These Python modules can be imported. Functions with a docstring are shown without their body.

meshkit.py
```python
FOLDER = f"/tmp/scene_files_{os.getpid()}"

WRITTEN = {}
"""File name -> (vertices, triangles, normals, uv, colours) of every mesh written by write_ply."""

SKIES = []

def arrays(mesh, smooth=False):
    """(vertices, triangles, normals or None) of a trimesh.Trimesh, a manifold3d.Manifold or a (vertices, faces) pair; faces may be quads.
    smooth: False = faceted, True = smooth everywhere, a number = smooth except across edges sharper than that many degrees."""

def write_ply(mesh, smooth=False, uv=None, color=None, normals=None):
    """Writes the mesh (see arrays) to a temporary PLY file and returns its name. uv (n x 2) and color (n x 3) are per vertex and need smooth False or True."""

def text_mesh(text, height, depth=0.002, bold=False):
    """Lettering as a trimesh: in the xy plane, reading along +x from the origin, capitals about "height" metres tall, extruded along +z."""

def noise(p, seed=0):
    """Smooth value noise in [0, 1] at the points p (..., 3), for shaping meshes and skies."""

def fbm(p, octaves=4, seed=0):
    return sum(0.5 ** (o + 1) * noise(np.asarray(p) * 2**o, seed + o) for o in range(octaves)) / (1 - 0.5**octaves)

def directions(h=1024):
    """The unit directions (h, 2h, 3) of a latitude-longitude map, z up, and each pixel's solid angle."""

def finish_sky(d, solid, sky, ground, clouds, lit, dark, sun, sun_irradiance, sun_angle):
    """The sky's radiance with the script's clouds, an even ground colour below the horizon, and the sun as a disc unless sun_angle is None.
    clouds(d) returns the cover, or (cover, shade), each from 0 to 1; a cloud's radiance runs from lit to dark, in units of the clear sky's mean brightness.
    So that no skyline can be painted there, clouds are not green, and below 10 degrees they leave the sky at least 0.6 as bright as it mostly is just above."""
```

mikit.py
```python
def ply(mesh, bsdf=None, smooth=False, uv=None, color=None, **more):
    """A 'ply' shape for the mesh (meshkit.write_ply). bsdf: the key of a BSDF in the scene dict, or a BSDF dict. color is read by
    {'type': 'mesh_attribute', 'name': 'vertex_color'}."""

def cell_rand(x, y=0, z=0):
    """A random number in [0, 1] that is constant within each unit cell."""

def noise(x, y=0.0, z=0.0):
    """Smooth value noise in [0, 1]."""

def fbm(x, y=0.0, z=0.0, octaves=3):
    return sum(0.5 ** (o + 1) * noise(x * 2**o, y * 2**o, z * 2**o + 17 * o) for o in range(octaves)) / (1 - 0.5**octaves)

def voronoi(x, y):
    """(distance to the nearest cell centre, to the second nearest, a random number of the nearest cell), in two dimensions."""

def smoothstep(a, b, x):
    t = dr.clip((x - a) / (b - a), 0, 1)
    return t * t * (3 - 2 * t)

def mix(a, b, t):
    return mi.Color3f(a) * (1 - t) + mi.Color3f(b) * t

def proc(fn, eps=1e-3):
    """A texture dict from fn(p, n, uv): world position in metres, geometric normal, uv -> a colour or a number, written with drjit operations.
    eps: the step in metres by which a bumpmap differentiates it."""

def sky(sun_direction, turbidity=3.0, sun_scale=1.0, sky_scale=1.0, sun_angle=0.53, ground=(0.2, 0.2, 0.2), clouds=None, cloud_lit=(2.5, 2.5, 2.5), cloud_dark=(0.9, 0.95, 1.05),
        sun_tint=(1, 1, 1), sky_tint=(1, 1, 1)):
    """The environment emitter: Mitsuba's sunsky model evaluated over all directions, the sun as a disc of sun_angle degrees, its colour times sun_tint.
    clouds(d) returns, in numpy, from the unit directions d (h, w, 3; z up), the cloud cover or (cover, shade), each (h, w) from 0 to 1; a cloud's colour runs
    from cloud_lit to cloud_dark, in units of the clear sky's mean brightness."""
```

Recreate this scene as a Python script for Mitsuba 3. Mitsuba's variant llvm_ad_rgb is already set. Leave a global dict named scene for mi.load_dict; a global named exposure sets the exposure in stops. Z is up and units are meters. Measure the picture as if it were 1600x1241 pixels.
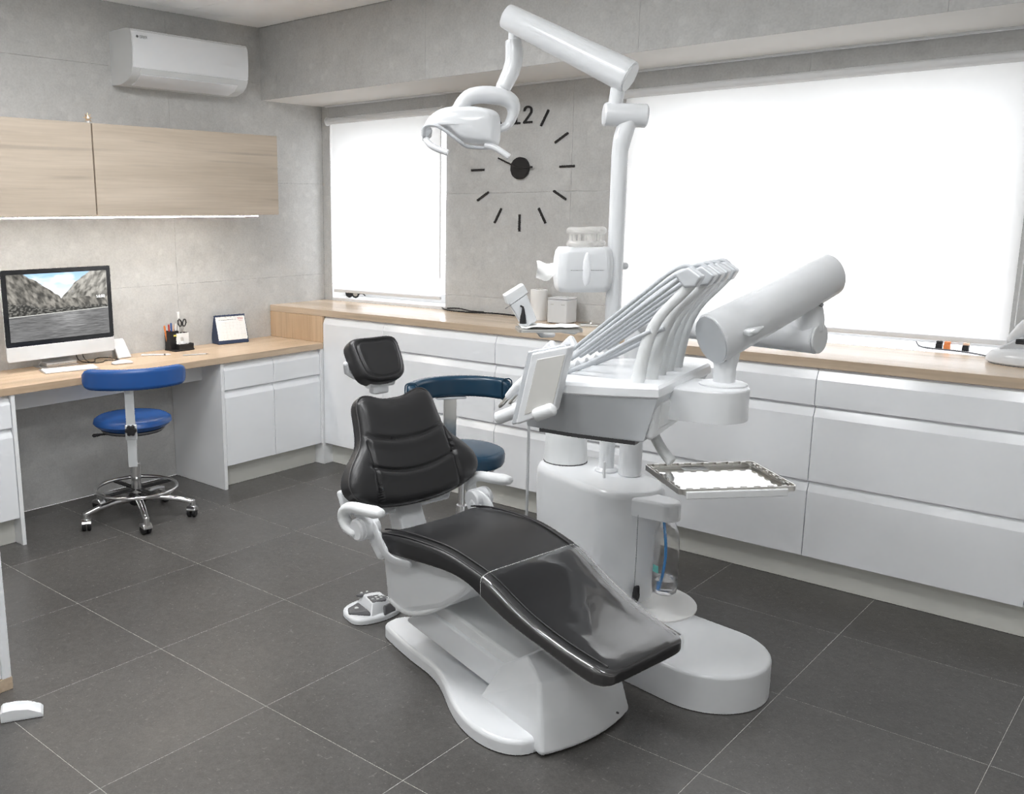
import math, random
import numpy as np
import trimesh
import manifold3d as m3
import shapely.geometry as sg
from scipy.interpolate import CubicSpline
import mitsuba as mi
import drjit as dr
import mikit, meshkit
from mikit import proc, noise, fbm, voronoi, cell_rand, smoothstep, mix

# ------------------------------------------------------------------ camera, sky, lamps, exposure
T = mi.ScalarTransform4f
exposure = 1.93
scene, labels = {}, {}
CAM, FWD = np.array([4.7052, -4.4273, 1.5792]), np.array([-0.6689, 0.7171, -0.1956])
_rt = np.cross(FWD, [0, 0, 1]); _rt /= np.linalg.norm(_rt); _up = np.cross(_rt, FWD)
_roll = math.radians(-0.279)
UPV = _up * math.cos(_roll) - _rt * math.sin(_roll)
scene['camera'] = {'type': 'perspective', 'fov': 57.600, 'fov_axis': 'x', 'near_clip': 0.05, 'far_clip': 100.0,
                   'principal_point_offset_x': 0.12293,
                   'to_world': T().look_at(origin=CAM.tolist(), target=(CAM + FWD).tolist(), up=UPV.tolist())}
SKY_SCALE = 7.0
scene['sky'] = mikit.sky([0.35, -0.6, 0.72], turbidity=4.0, sun_scale=0.0, sky_scale=SKY_SCALE, sun_angle=None, ground=(0.35, 0.35, 0.34),
                         clouds=lambda d: np.full(d.shape[:2], 0.9), cloud_lit=(1.5, 1.5, 1.5))
LED_POWER = 5.4            # ceiling panels
STRIP_POWER = 9.0         # under-cabinet light
# ceiling lamp panels (x, y of their centres); all hang in the ceiling grid of the room
LAMP_WORDS = ['over the chair headrest', 'over the floor between desk and chair', 'over the chair foot end', 'over the floor to the right of the chair', 'over the floor in front of the chair', 'nearest the right wall', 'over the desk stool']
LAMPS = [(1.94, -2.02), (1.34, -2.62), (2.54, -2.62), (4.34, -2.62), (2.54, -4.42), (4.34, -4.42)]

# ------------------------------------------------------------------ helpers
def rgb(*c):
    c = c[0] if len(c) == 1 else c
    return {'type': 'rgb', 'value': [float(x) for x in (c if hasattr(c, '__len__') else (c, c, c))]}

def mat(key, base, rough=0.5, spec=0.5, **kw):
    d = {'type': 'principled', 'base_color': base if isinstance(base, dict) else rgb(base), 'roughness': rough if isinstance(rough, dict) else float(rough), 'specular': float(spec)}
    d.update(kw)
    scene[key] = {'type': 'twosided', 'bsdf': d}
    return key

def bumped(key, fn, scale, eps=1e-3):
    inner = scene[key]['bsdf']
    scene[key] = {'type': 'twosided', 'bsdf': {'type': 'bumpmap', 'arbitrary': proc(fn, eps), 'scale': float(scale), 'bsdf': inner}}

def add(name, mesh, m, parent=None, smooth=35, label=None, cat=None, group=None, kind=None, **more):
    base = (parent + '__' if parent else '') + name
    key, n = base, 0
    while key in scene or key in labels:
        n += 1; key = f'{base}_{n:03d}'
    scene[key] = mesh if isinstance(mesh, dict) else mikit.ply(mesh, m, smooth=smooth, **more)
    lab = {k: v for k, v in (('label', label), ('category', cat), ('group', group), ('kind', kind)) if v}
    if lab: labels[key] = lab
    return key

def thing(name, label, cat, group=None):
    key, n = name, 0
    while key in labels or key in scene:
        n += 1; key = f'{name}_{n:03d}'
    labels[key] = {'label': label, 'category': cat, **({'group': group} if group else {})}
    return key

def M4(x=(1, 0, 0), y=(0, 1, 0), z=(0, 0, 1), o=(0, 0, 0)):
    m = np.eye(4); m[:3, 0], m[:3, 1], m[:3, 2], m[:3, 3] = x, y, z, o
    return m

def rotz(deg, o=(0, 0, 0)):
    a = math.radians(deg)
    return M4((math.cos(a), math.sin(a), 0), (-math.sin(a), math.cos(a), 0), (0, 0, 1), o)

def mv(mesh, m):
    mesh = mesh.copy(); mesh.apply_transform(m); return mesh

def cat(*ms):
    ms = [x for q in ms for x in (q if isinstance(q, (list, tuple)) else [q])]
    return trimesh.util.concatenate(ms)

def fromman(man):
    q = man.to_mesh()
    return trimesh.Trimesh(q.vert_properties[:, :3], q.tri_verts, process=False)

def hullpts(pts):
    return fromman(m3.Manifold.hull_points(np.asarray(pts, float)))

def box(x0, x1, y0, y1, z0, z1, b=0.002):
    lo, hi = np.minimum([x0, y0, z0], [x1, y1, z1]), np.maximum([x0, y0, z0], [x1, y1, z1])
    b = min(b, 0.45 * (hi - lo).min())
    if b <= 0:
        return trimesh.creation.box(bounds=[lo, hi])
    P = []
    for i in range(8):
        s = np.array([(i >> k) & 1 for k in range(3)])
        c = np.where(s, hi, lo); d = np.where(s, -b, b)
        for k in range(3):
            q = c + d; q[k] = c[k]; P.append(q)
    return hullpts(P)

_SP = trimesh.creation.icosphere(subdivisions=2).vertices
def rhull(pts, r):
    """hull of spheres at pts: (n,3), radius r (number or list)"""
    r = np.broadcast_to(r, (len(pts),))
    return hullpts(np.vstack([np.asarray(p) + _SP * q for p, q in zip(pts, r)]))

def rbox(x0, x1, y0, y1, z0, z1, r):
    return rhull([(x, y, z) for x in (x0 + r, x1 - r) for y in (y0 + r, y1 - r) for z in (z0 + r, z1 - r)], r)

def poly_extrude(pts, z0, z1, edge=0.0, n=3):
    """outline (n,2) to a solid between z0 and z1, its top edge rounded by edge"""
    p = sg.Polygon(pts) if not isinstance(pts, sg.base.BaseGeometry) else pts
    if edge <= 0:
        m = trimesh.creation.extrude_polygon(p, z1 - z0, engine='earcut'); m.apply_translation((0, 0, z0)); return m
    pts = np.array(sg.polygon.orient(p).exterior.coords)[:-1]
    rings = [(pts, z0)]
    for k in range(n + 1):
        a = math.pi / 2 * k / n
        q = offset(pts, -edge * (1 - math.cos(a)))
        rings.append((q, z1 - edge * (1 - math.sin(a))))
    return loft([np.column_stack([q, np.full(len(q), z)]) for q, z in rings])

def offset(pts, d):
    """moves each vertex of a CCW outline outwards by d along its normal"""
    a, b = np.roll(pts, 1, 0), np.roll(pts, -1, 0)
    e1, e2 = pts - a, b - pts
    n1 = np.column_stack([e1[:, 1], -e1[:, 0]]); n2 = np.column_stack([e2[:, 1], -e2[:, 0]])
    n1 /= np.linalg.norm(n1, axis=1, keepdims=True) + 1e-12; n2 /= np.linalg.norm(n2, axis=1, keepdims=True) + 1e-12
    n = n1 + n2; n /= np.maximum((n * n).sum(1, keepdims=True) / 2, 0.5)
    return pts + d * n

def loft(rings, cap=True, closed=True):
    """rings: list of (n,3) arrays joined in order; CCW seen from the end of travel gives outward faces"""
    n = len(rings[0]); V = np.vstack(rings); F = []
    J = n if closed else n - 1
    for i in range(len(rings) - 1):
        for j in range(J):
            a, b = i * n + j, i * n + (j + 1) % n
            F += [(a, b, b + n), (a, b + n, a + n)]
    if cap:
        c0, c1 = rings[0].mean(0), rings[-1].mean(0)
        V = np.vstack([V, c0, c1]); k = len(V) - 2; L = (len(rings) - 1) * n
        for j in range(n):
            F += [(k, (j + 1) % n, j), (k + 1, L + j, L + (j + 1) % n)]
    return trimesh.Trimesh(V, F, process=False)

def spl(pts, n, closed=False):
    pts = np.asarray(pts, float)
    if closed: pts = np.vstack([pts, pts[:1]])
    d = np.r_[0, np.cumsum(np.linalg.norm(np.diff(pts, axis=0), axis=1) ** 0.5)]
    cs = CubicSpline(d, pts, bc_type='periodic' if closed else 'natural')
    return cs(np.linspace(0, d[-1], n, endpoint=not closed))

def tube(path, r, sides=16, up=None, ell=1.0, dome=0, sm=0):
    """sweep of a circle (r number or per point) or an ellipse (ell = second radius / first) along a path"""
    p = np.asarray(path, float)
    r = np.interp(np.linspace(0, 1, len(p)), np.linspace(0, 1, np.size(r)), np.atleast_1d(r)) if np.ndim(r) else np.full(len(p), r)
    if sm: 
        q = spl(p, sm); r = np.interp(np.linspace(0, 1, sm), np.linspace(0, 1, len(p)), r); p = q
    t = np.gradient(p, axis=0); t /= np.linalg.norm(t, axis=1, keepdims=True) + 1e-12
    if up is None:
        up = np.array([0, 0, 1.0]) if abs(t[0][2]) < 0.9 else np.array([1.0, 0, 0])
    a = np.asarray(up, float); R = []
    ang = np.arange(sides) * 2 * np.pi / sides
    def ring(c, t, a, q):
        b = np.cross(t, a)
        return c + q * (np.cos(ang)[:, None] * a * ell + np.sin(ang)[:, None] * b)
    fr = []
    for i in range(len(p)):
        a = a - t[i] * (a @ t[i]); a = a / np.linalg.norm(a); fr.append(a)
    if dome:
        for k in range(4, 0, -1):
            th = math.pi / 2 * k / 4.3; R.append(ring(p[0] - t[0] * r[0] * dome * math.sin(th), t[0], fr[0], r[0] * math.cos(th)))
    for i in range(len(p)): R.append(ring(p[i], t[i], fr[i], r[i]))
    if dome:
        for k in range(1, 5):
            th = math.pi / 2 * k / 4.3; R.append(ring(p[-1] + t[-1] * r[-1] * dome * math.sin(th), t[-1], fr[-1], r[-1] * math.cos(th)))
    m = loft(R); m.invert() if m.volume < 0 else None
    return m

def cyl(p0, p1, r, sides=32, ch=0.003):
    p0, p1 = np.asarray(p0, float), np.asarray(p1, float); L = np.linalg.norm(p1 - p0); u = (p1 - p0) / L
    r0, r1 = (r, r) if np.ndim(r) == 0 else r
    ch = min(ch, 0.3 * min(r0, r1), 0.3 * L)
    pts, rr = [p0, p0 + u * ch, p1 - u * ch, p1], [r0 - ch, r0, r1, r1 - ch]
    up = np.array([0, 0, 1.0]) if abs(u[2]) < 0.9 else np.array([1.0, 0, 0])
    a = up - u * (up @ u); a /= np.linalg.norm(a); b = np.cross(u, a); ang = np.arange(sides) * 2 * np.pi / sides
    m = loft([c + q * (np.cos(ang)[:, None] * a + np.sin(ang)[:, None] * b) for c, q in zip(pts, rr)])
    if m.volume < 0: m.invert()
    return m

def lathe(prof, c=(0, 0, 0), sides=40):
    """profile [(r, z)] round the vertical axis through c"""
    ang = np.arange(sides) * 2 * np.pi / sides
    R = [np.column_stack([max(r, 1e-5) * np.cos(ang), max(r, 1e-5) * np.sin(ang), np.full(sides, z)]) + c for r, z in prof]
    m = loft(R)
    if m.volume < 0: m.invert()
    return m

def rrect(w, h, r, n=5):
    """CCW rounded rectangle outline, centred"""
    P = []
    for cx, cy, a0 in ((w / 2 - r, h / 2 - r, 0), (-w / 2 + r, h / 2 - r, 90), (-w / 2 + r, -h / 2 + r, 180), (w / 2 - r, -h / 2 + r, 270)):
        for k in range(n + 1):
            a = math.radians(a0 + 90 * k / n); P.append((cx + r * math.cos(a), cy + r * math.sin(a)))
    return np.array(P)

def pillow(outline, center, front, back, nr=22, e=5.0, bulge=None):
    """cushion over a star-shaped CCW outline in its xy plane: z from -back (rounded) to front; bulge(x, y, rho) adds to the front"""
    O = np.asarray(outline, float); c = np.asarray(center, float); n = len(O)
    R = []
    rho_f = 1 - (np.linspace(0, 1, nr) ** 1.6); rho_f = np.sort(rho_f)      # dense near the edge
    rho_f[0] = 0.02
    def layer(rho, z): 
        q = c + rho * (O - c); return np.column_stack([q, z if np.ndim(z) else np.full(n, z)])
    R.append(layer(0.02, -back))
    for th in np.linspace(0, math.pi / 2, 6): 
        R.append(layer(1 - 0.05 * (1 - math.sin(th)), -back * math.cos(th) * 1.0))
    for rho in rho_f[::-1][1:]:
        q = c + rho * (O - c)
        z = front * (1 - rho ** e) ** 0.5
        if bulge is not None: z = z + bulge(q[:, 0], q[:, 1], rho)
        R.append(layer(rho, z))
    m = loft(R)
    if m.volume < 0: m.invert()
    return m

# ------------------------------------------------------------------ materials
def _pl(p, n):
    """two in-plane coordinates on axis-aligned surfaces"""
    ax, az = dr.abs(n.x), dr.abs(n.z)
    u = dr.select(ax > 0.6, p.y, p.x); v = dr.select(az > 0.6, p.y, p.z)
    return u, v

def concrete(p, n, uv):
    u, v = _pl(p, n)
    a = fbm(u * 2.2 + 5, v * 2.2, p.x * 0.3, octaves=4); b = fbm(u * 14, v * 14, 3.0, octaves=3)
    s = noise(u * 150, v * 150, 1.0)
    f1, f2, w = voronoi(u * 11 + .8 * b, v * 11 + .8 * a)
    g = 0.520 + 0.075 * (a - 0.5) + 0.080 * (b - 0.5) + 0.045 * (s - 0.5)
    blot = smoothstep(0.30, 0.12, f1) * dr.select(w > 0.55, 1.0, 0.0) * 0.032
    g = g + blot - smoothstep(0.76, 0.86, noise(u * 45, v * 45, 7.0)) * 0.02
    return mi.Color3f(g * 0.985, g * 0.985, g * 0.97)
mat('m_concrete', proc(concrete), 0.55, 0.4)

def wood(along, seed, lo, hi):
    def fn(p, n, uv):
        q = [p.x, p.y, p.z]; g = q[along]; o = [q[k] for k in range(3) if k != along]
        c1 = o[0] + 0.03 * noise(g * 2.0 + seed, o[0] * 3, o[1] * 3); c2 = o[1] + 0.02 * noise(g * 2.0 + 9 + seed, o[0] * 3, o[1] * 3)
        band = fbm(g * 0.9 + seed, c1 * 9, c2 * 9, octaves=3)
        fine = fbm(g * 5, c1 * 110, c2 * 110, octaves=3)
        streak = smoothstep(0.60, 0.85, fbm(g * 2.2 + 3 * seed, c1 * 38, c2 * 38, octaves=2))
        t = dr.clip(0.5 + 1.5 * (band - 0.5) + 0.7 * (fine - 0.5), 0, 1)
        return mix(lo, hi, t) * (1 - 0.16 * streak)
    return proc(fn)
mat('m_oak_desk', wood(1, 1, (0.42, 0.305, 0.205), (0.56, 0.435, 0.315)), 0.38, 0.45)
mat('m_oak_counter', wood(0, 2, (0.40, 0.305, 0.215), (0.56, 0.445, 0.33)), 0.20, 0.6)
mat('m_oak_upright', wood(2, 3, (0.45, 0.31, 0.195), (0.58, 0.425, 0.285)), 0.4, 0.4)
mat('m_oak_pale', wood(1, 4.5, (0.43, 0.36, 0.285), (0.55, 0.47, 0.385)), 0.45, 0.35)

def tilecol(p, n, uv):
    k = cell_rand(dr.floor((p.x - 0.1187) / 0.6), dr.floor((p.y + 0.265) / 0.6), 5)
    a = fbm(p.x * 3, p.y * 3, k * 9, octaves=4); b = fbm(p.x * 60, p.y * 60, 2.0, octaves=3); s = noise(p.x * 260, p.y * 260, 4.0)
    g = 0.070 + 0.008 * (k - 0.5) + 0.020 * (a - 0.5) + 0.016 * (b - 0.5) + 0.014 * (s - 0.5)
    g = g + smoothstep(0.88, 0.95, noise(p.x * 130, p.y * 130, 8.0)) * 0.03
    return mi.Color3f(g * 1.03, g * 0.985, g * 0.935)
def tilerough(p, n, uv):
    return 0.34 + 0.12 * (fbm(p.x * 5, p.y * 5, 1.0) - 0.5) + 0.08 * (noise(p.x * 120, p.y * 120, 3.0) - 0.5)
mat('m_tile', proc(tilecol), proc(tilerough), 0.5)
mat('m_grout', (0.34, 0.33, 0.31), 0.8, 0.3)
mat('m_ceiling', (0.88, 0.88, 0.87), 0.9, 0.2)
mat('m_ceiling_grid', (0.42, 0.42, 0.42), 0.7, 0.2)
mat('m_plaster', (0.80, 0.80, 0.79), 0.8, 0.2)
mat('m_soffit', (0.66, 0.65, 0.63), 0.6, 0.3)
mat('m_white_gloss', (0.78, 0.795, 0.815), 0.16, 0.5)           # lacquered fronts
mat('m_white_board', (0.74, 0.75, 0.76), 0.4, 0.4)
mat('m_plinth', (0.62, 0.62, 0.58), 0.5, 0.4)
mat('m_shell', (0.635, 0.65, 0.665), 0.17, 0.55)                # white enamel of the dental equipment
mat('m_shell_matt', (0.62, 0.635, 0.64), 0.42, 0.45)
mat('m_shell_grey', (0.46, 0.48, 0.50), 0.22, 0.55)
mat('m_grey_hose', (0.42, 0.44, 0.46), 0.5, 0.4)
mat('m_dark_plastic', (0.10, 0.10, 0.105), 0.4, 0.4)
mat('m_black', (0.012, 0.012, 0.013), 0.4, 0.4)
mat('m_black_gloss', (0.012, 0.013, 0.015), 0.12, 0.5)
mat('m_white_paper', (0.84, 0.84, 0.83), 0.8, 0.2)
mat('m_fog_button', (0.50, 0.51, 0.50), 0.4, 0.4)
mat('m_seam', (0.25, 0.26, 0.27), 0.6, 0.3)
mat('m_gold', (0.75, 0.52, 0.30), 0.35, 0.5, metallic=0.9)
mat('m_chrome', (0.80, 0.80, 0.80), 0.10, 0.5, metallic=1.0)
mat('m_steel', (0.66, 0.65, 0.62), 0.22, 0.5, metallic=1.0)
mat('m_mirror_steel', (0.82, 0.82, 0.81), 0.06, 0.5, metallic=1.0)
mat('m_alu', (0.72, 0.73, 0.74), 0.3, 0.5, metallic=0.9)
mat('m_silver_plate', (0.66, 0.67, 0.68), 0.35, 0.5)
mat('m_silver_paint', (0.60, 0.62, 0.63), 0.3, 0.5, metallic=0.3)
mat('m_leather', (0.015, 0.015, 0.016), 0.36, 0.5)
bumped('m_leather', lambda p, n, uv: fbm(p.x * 420, p.y * 420, p.z * 420, octaves=2), 0.0004, 6e-4)
mat('m_welt', (0.030, 0.029, 0.030), 0.38, 0.5)
mat('m_blue_vinyl', (0.012, 0.070, 0.250), 0.33, 0.5)
mat('m_navy_vinyl', (0.006, 0.034, 0.066), 0.30, 0.5)
mat('m_orange', (0.70, 0.22, 0.06), 0.5)
mat('m_red', (0.45, 0.06, 0.05), 0.5)
mat('m_penblue', (0.05, 0.10, 0.32), 0.4)
mat('m_skin_beige', (0.70, 0.48, 0.34), 0.5)
mat('m_yellow', (0.75, 0.62, 0.15), 0.5)
mat('m_navy_card', (0.025, 0.04, 0.085), 0.5)
mat('m_tubeblue', (0.03, 0.22, 0.55), 0.35)
mat('m_teal', (0.10, 0.35, 0.33), 0.5)
mat('m_pale_pad', (0.50, 0.495, 0.475), 0.35)
scene['m_blind'] = {'type': 'principledthin', 'base_color': rgb(0.92, 0.92, 0.92), 'roughness': 0.8, 'diff_trans': 1.1, 'spec_trans': 0.0, 'eta': 1.3}
scene['m_pane'] = {'type': 'thindielectric', 'int_ior': 1.5}
scene['m_film'] = {'type': 'thindielectric', 'int_ior': 1.55}
scene['m_bottle'] = {'type': 'dielectric', 'int_ior': 1.45}
scene['m_water'] = {'type': 'dielectric', 'int_ior': 1.33}
scene['m_clear_resin'] = {'type': 'blendbsdf', 'weight': 0.30, 'a': {'type': 'thindielectric', 'int_ior': 1.5}, 'b': {'type': 'twosided', 'bsdf': {'type': 'principled', 'base_color': rgb(0.86, 0.85, 0.82), 'roughness': 0.2}}}
scene['m_disc'] = {'type': 'twosided', 'bsdf': {'type': 'principled', 'base_color': rgb(0.72, 0.72, 0.71), 'roughness': 0.3, 'specular': 0.5}}

# ------------------------------------------------------------------ the setting
XR, YF, ZC = 6.2, -5.6, 2.6895          # far right, behind the camera, ceiling
YS, ZS = -0.5154, 2.2612                # front and underside of the boxed-in beam over the windows
GX, GY, TS = 0.1187, -0.265, 0.6        # floor tile grid
W1 = (0.075, 1.075); W2 = (2.29, 3.985); WZ0, WZ1, WD = 0.984, 2.17, 0.22

fl = add('floor', box(0, XR, YF, 0, -0.12, -0.0007, 0), 'm_grout', kind='structure')
_tile = mikit.ply(box(0.001, TS - 0.001, 0.001, TS - 0.001, -0.012, 0, 0.0005), 'm_tile')
for i in range(-1, 11):
    for j in range(-10, 1):
        x0, y0 = GX + i * TS, GY + j * TS
        cx0, cx1, cy0, cy1 = max(x0, 0), min(x0 + TS, XR), max(y0, YF), min(y0 + TS, 0)
        if cx1 - cx0 < 0.02 or cy1 - cy0 < 0.02: continue
        if cx1 - cx0 > TS - 1e-6 and cy1 - cy0 > TS - 1e-6:
            add('tile', {**_tile, 'to_world': T().translate([x0, y0, 0])}, None, fl)
        else:
            add('tile', box(cx0 + 0.001, cx1 - 0.001, cy0 + 0.001, cy1 - 0.001, -0.012, 0, 0.0005), 'm_tile', fl)

# left wall (holds the air conditioner): large slabs with hairline joints
wl = add('wall_left', box(-0.2, -0.006, YF, 0.25, 0, ZC, 0), 'm_seam', kind='structure')
for y0, y1 in ((0.0, -1.2), (-1.2, -2.4), (-2.4, -3.6), (-3.6, -4.8), (-4.8, YF)):
    for z0, z1 in ((0.0, 0.56), (0.56, 1.16), (1.16, 1.76), (1.76, 2.36), (2.36, ZC)):
        add('slab', box(-0.006, 0, y0 - 0.0004, y1 + 0.0004, z0 + 0.0004, z1 - 0.0004, 0.0003), 'm_concrete', wl)

# window wall: masonry with two openings, faced with the same slabs
wb = add('wall_back', cat(box(-0.2, W1[0], 0.006, 0.3, 0, ZC, 0), box(W1[1], W2[0], 0.006, 0.3, 0, ZC, 0), box(W2[1], XR, 0.006, 0.3, 0, ZC, 0),
                          *[box(a, b, 0.006, 0.3, 0, WZ0 - 0.02, 0) for a, b in (W1, W2)], *[box(a, b, 0.006, 0.3, WZ1, ZC, 0) for a, b in (W1, W2)]), 'm_plaster', kind='structure')
def face(x0, x1, z0, z1): add('slab', box(x0 + 0.0004, x1 - 0.0004, 0, 0.006, z0 + 0.0004, z1 - 0.0004, 0.0003), 'm_concrete', wb)
for a, b in ((0.0, W1[0]), (W1[1], 1.94), (1.94, W2[0]), (W2[1], 4.34), (4.34, 5.54), (5.54, XR)):
    for z0, z1 in ((0.0, 0.48), (0.48, 1.08), (1.08, 1.68), (1.68, ZS)): face(a, b, z0, z1)
for (a, b) in (W1, W2):
    xs = [a] + [x for x in (1.94, 3.14) if a < x < b] + [b]
    for x0, x1 in zip(xs[:-1], xs[1:]):
        face(x0, x1, WZ1, ZS); face(x0, x1, 0.0, 0.48); face(x0, x1, 0.48, WZ0 - 0.02)

# boxed-in beam along the windows
bm = add('trim_1', box(0, XR, YS + 0.006, 0, ZS + 0.004, ZC, 0), 'm_plaster', kind='structure')
xs = [0.0, 0.15, 1.35, 2.58, 3.78, 4.98, XR]
for x0, x1 in zip(xs[:-1], xs[1:]):
    add('slab', box(x0 + 0.0004, x1 - 0.0004, YS, YS + 0.006, ZS, ZC, 0.0003), 'm_concrete', bm)
add('underside', box(0, XR, YS + 0.0065, -0.001, ZS, ZS + 0.004, 0), 'm_soffit', bm)
add('shadow_strip', box(0.06, XR, -0.030, -0.012, ZS - 0.010, ZS, 0.001), 'm_white_board', bm, label='thin pale strip where the beam meets the window wall')

# walls behind the camera
add('wall_right', box(XR, XR + 0.15, YF, 0.3, 0, ZC, 0), 'm_plaster', kind='structure')
add('wall_front', box(-0.2, XR + 0.15, YF - 0.15, YF, 0, ZC, 0), 'm_plaster', kind='structure')

# suspended ceiling: panels in a grid, lamps in some of the fields
ce = add('ceiling', box(-0.2, XR, YF, 0.3, ZC + 0.012, ZC + 0.12, 0), 'm_ceiling_grid', kind='structure')
_cp = mikit.ply(box(0.0012, TS - 0.0012, 0.0012, TS - 0.0012, 0, 0.012, 0.001), 'm_ceiling')
_lamp_cells = {(round((x - 0.44) / TS), round((y + 0.82) / TS)) for x, y in LAMPS}
for i in range(-1, 10):
    for j in range(-8, 1):
        x0, y0 = 0.14 + i * TS, -1.12 + j * TS
        cx0, cx1, cy0, cy1 = max(x0, 0), min(x0 + TS, XR), max(y0, YF), min(y0 + TS, YS)
        if cx1 - cx0 < 0.02 or cy1 - cy0 < 0.02: continue
        if (i, j) in _lamp_cells: continue
        if cx1 - cx0 > TS - 1e-6 and cy1 - cy0 > TS - 1e-6:
            add('panel', {**_cp, 'to_world': T().translate([x0, y0, ZC])}, None, ce)
        else:
            add('panel', box(cx0 + 0.0012, cx1 - 0.0012, cy0 + 0.0012, cy1 - 0.0012, ZC, ZC + 0.012, 0.001), 'm_ceiling', ce)
for n, (x, y) in enumerate(LAMPS):
    x0, y0 = 0.14 + round((x - 0.44) / TS) * TS, -1.12 + round((y + 0.82) / TS) * TS
    t = thing('ceiling_lamp', f'square white ceiling light panel {LAMP_WORDS[n]}', 'ceiling lamp', 'light panels in the ceiling')
    add('frame', cat(box(x0 + .001, x0 + TS - .001, y0 + .001, y0 + .02, ZC, ZC + .012), box(x0 + .001, x0 + TS - .001, y0 + TS - .02, y0 + TS - .001, ZC, ZC + .012),
                     box(x0 + .001, x0 + .02, y0 + .02, y0 + TS - .02, ZC, ZC + .012), box(x0 + TS - .02, x0 + TS - .001, y0 + .02, y0 + TS - .02, ZC, ZC + .012)), 'm_white_board', t)
    q = trimesh.Trimesh([(x0 + .02, y0 + .02, ZC + .006), (x0 + TS - .02, y0 + .02, ZC + .006), (x0 + TS - .02, y0 + TS - .02, ZC + .006), (x0 + .02, y0 + TS - .02, ZC + .006)], [(0, 2, 1), (0, 3, 2)], process=False)
    add('diffuser', q, 'm_white_board', t, smooth=False, emitter={'type': 'area', 'radiance': rgb(LED_POWER * 0.98, LED_POWER * 0.99, LED_POWER)})

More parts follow.
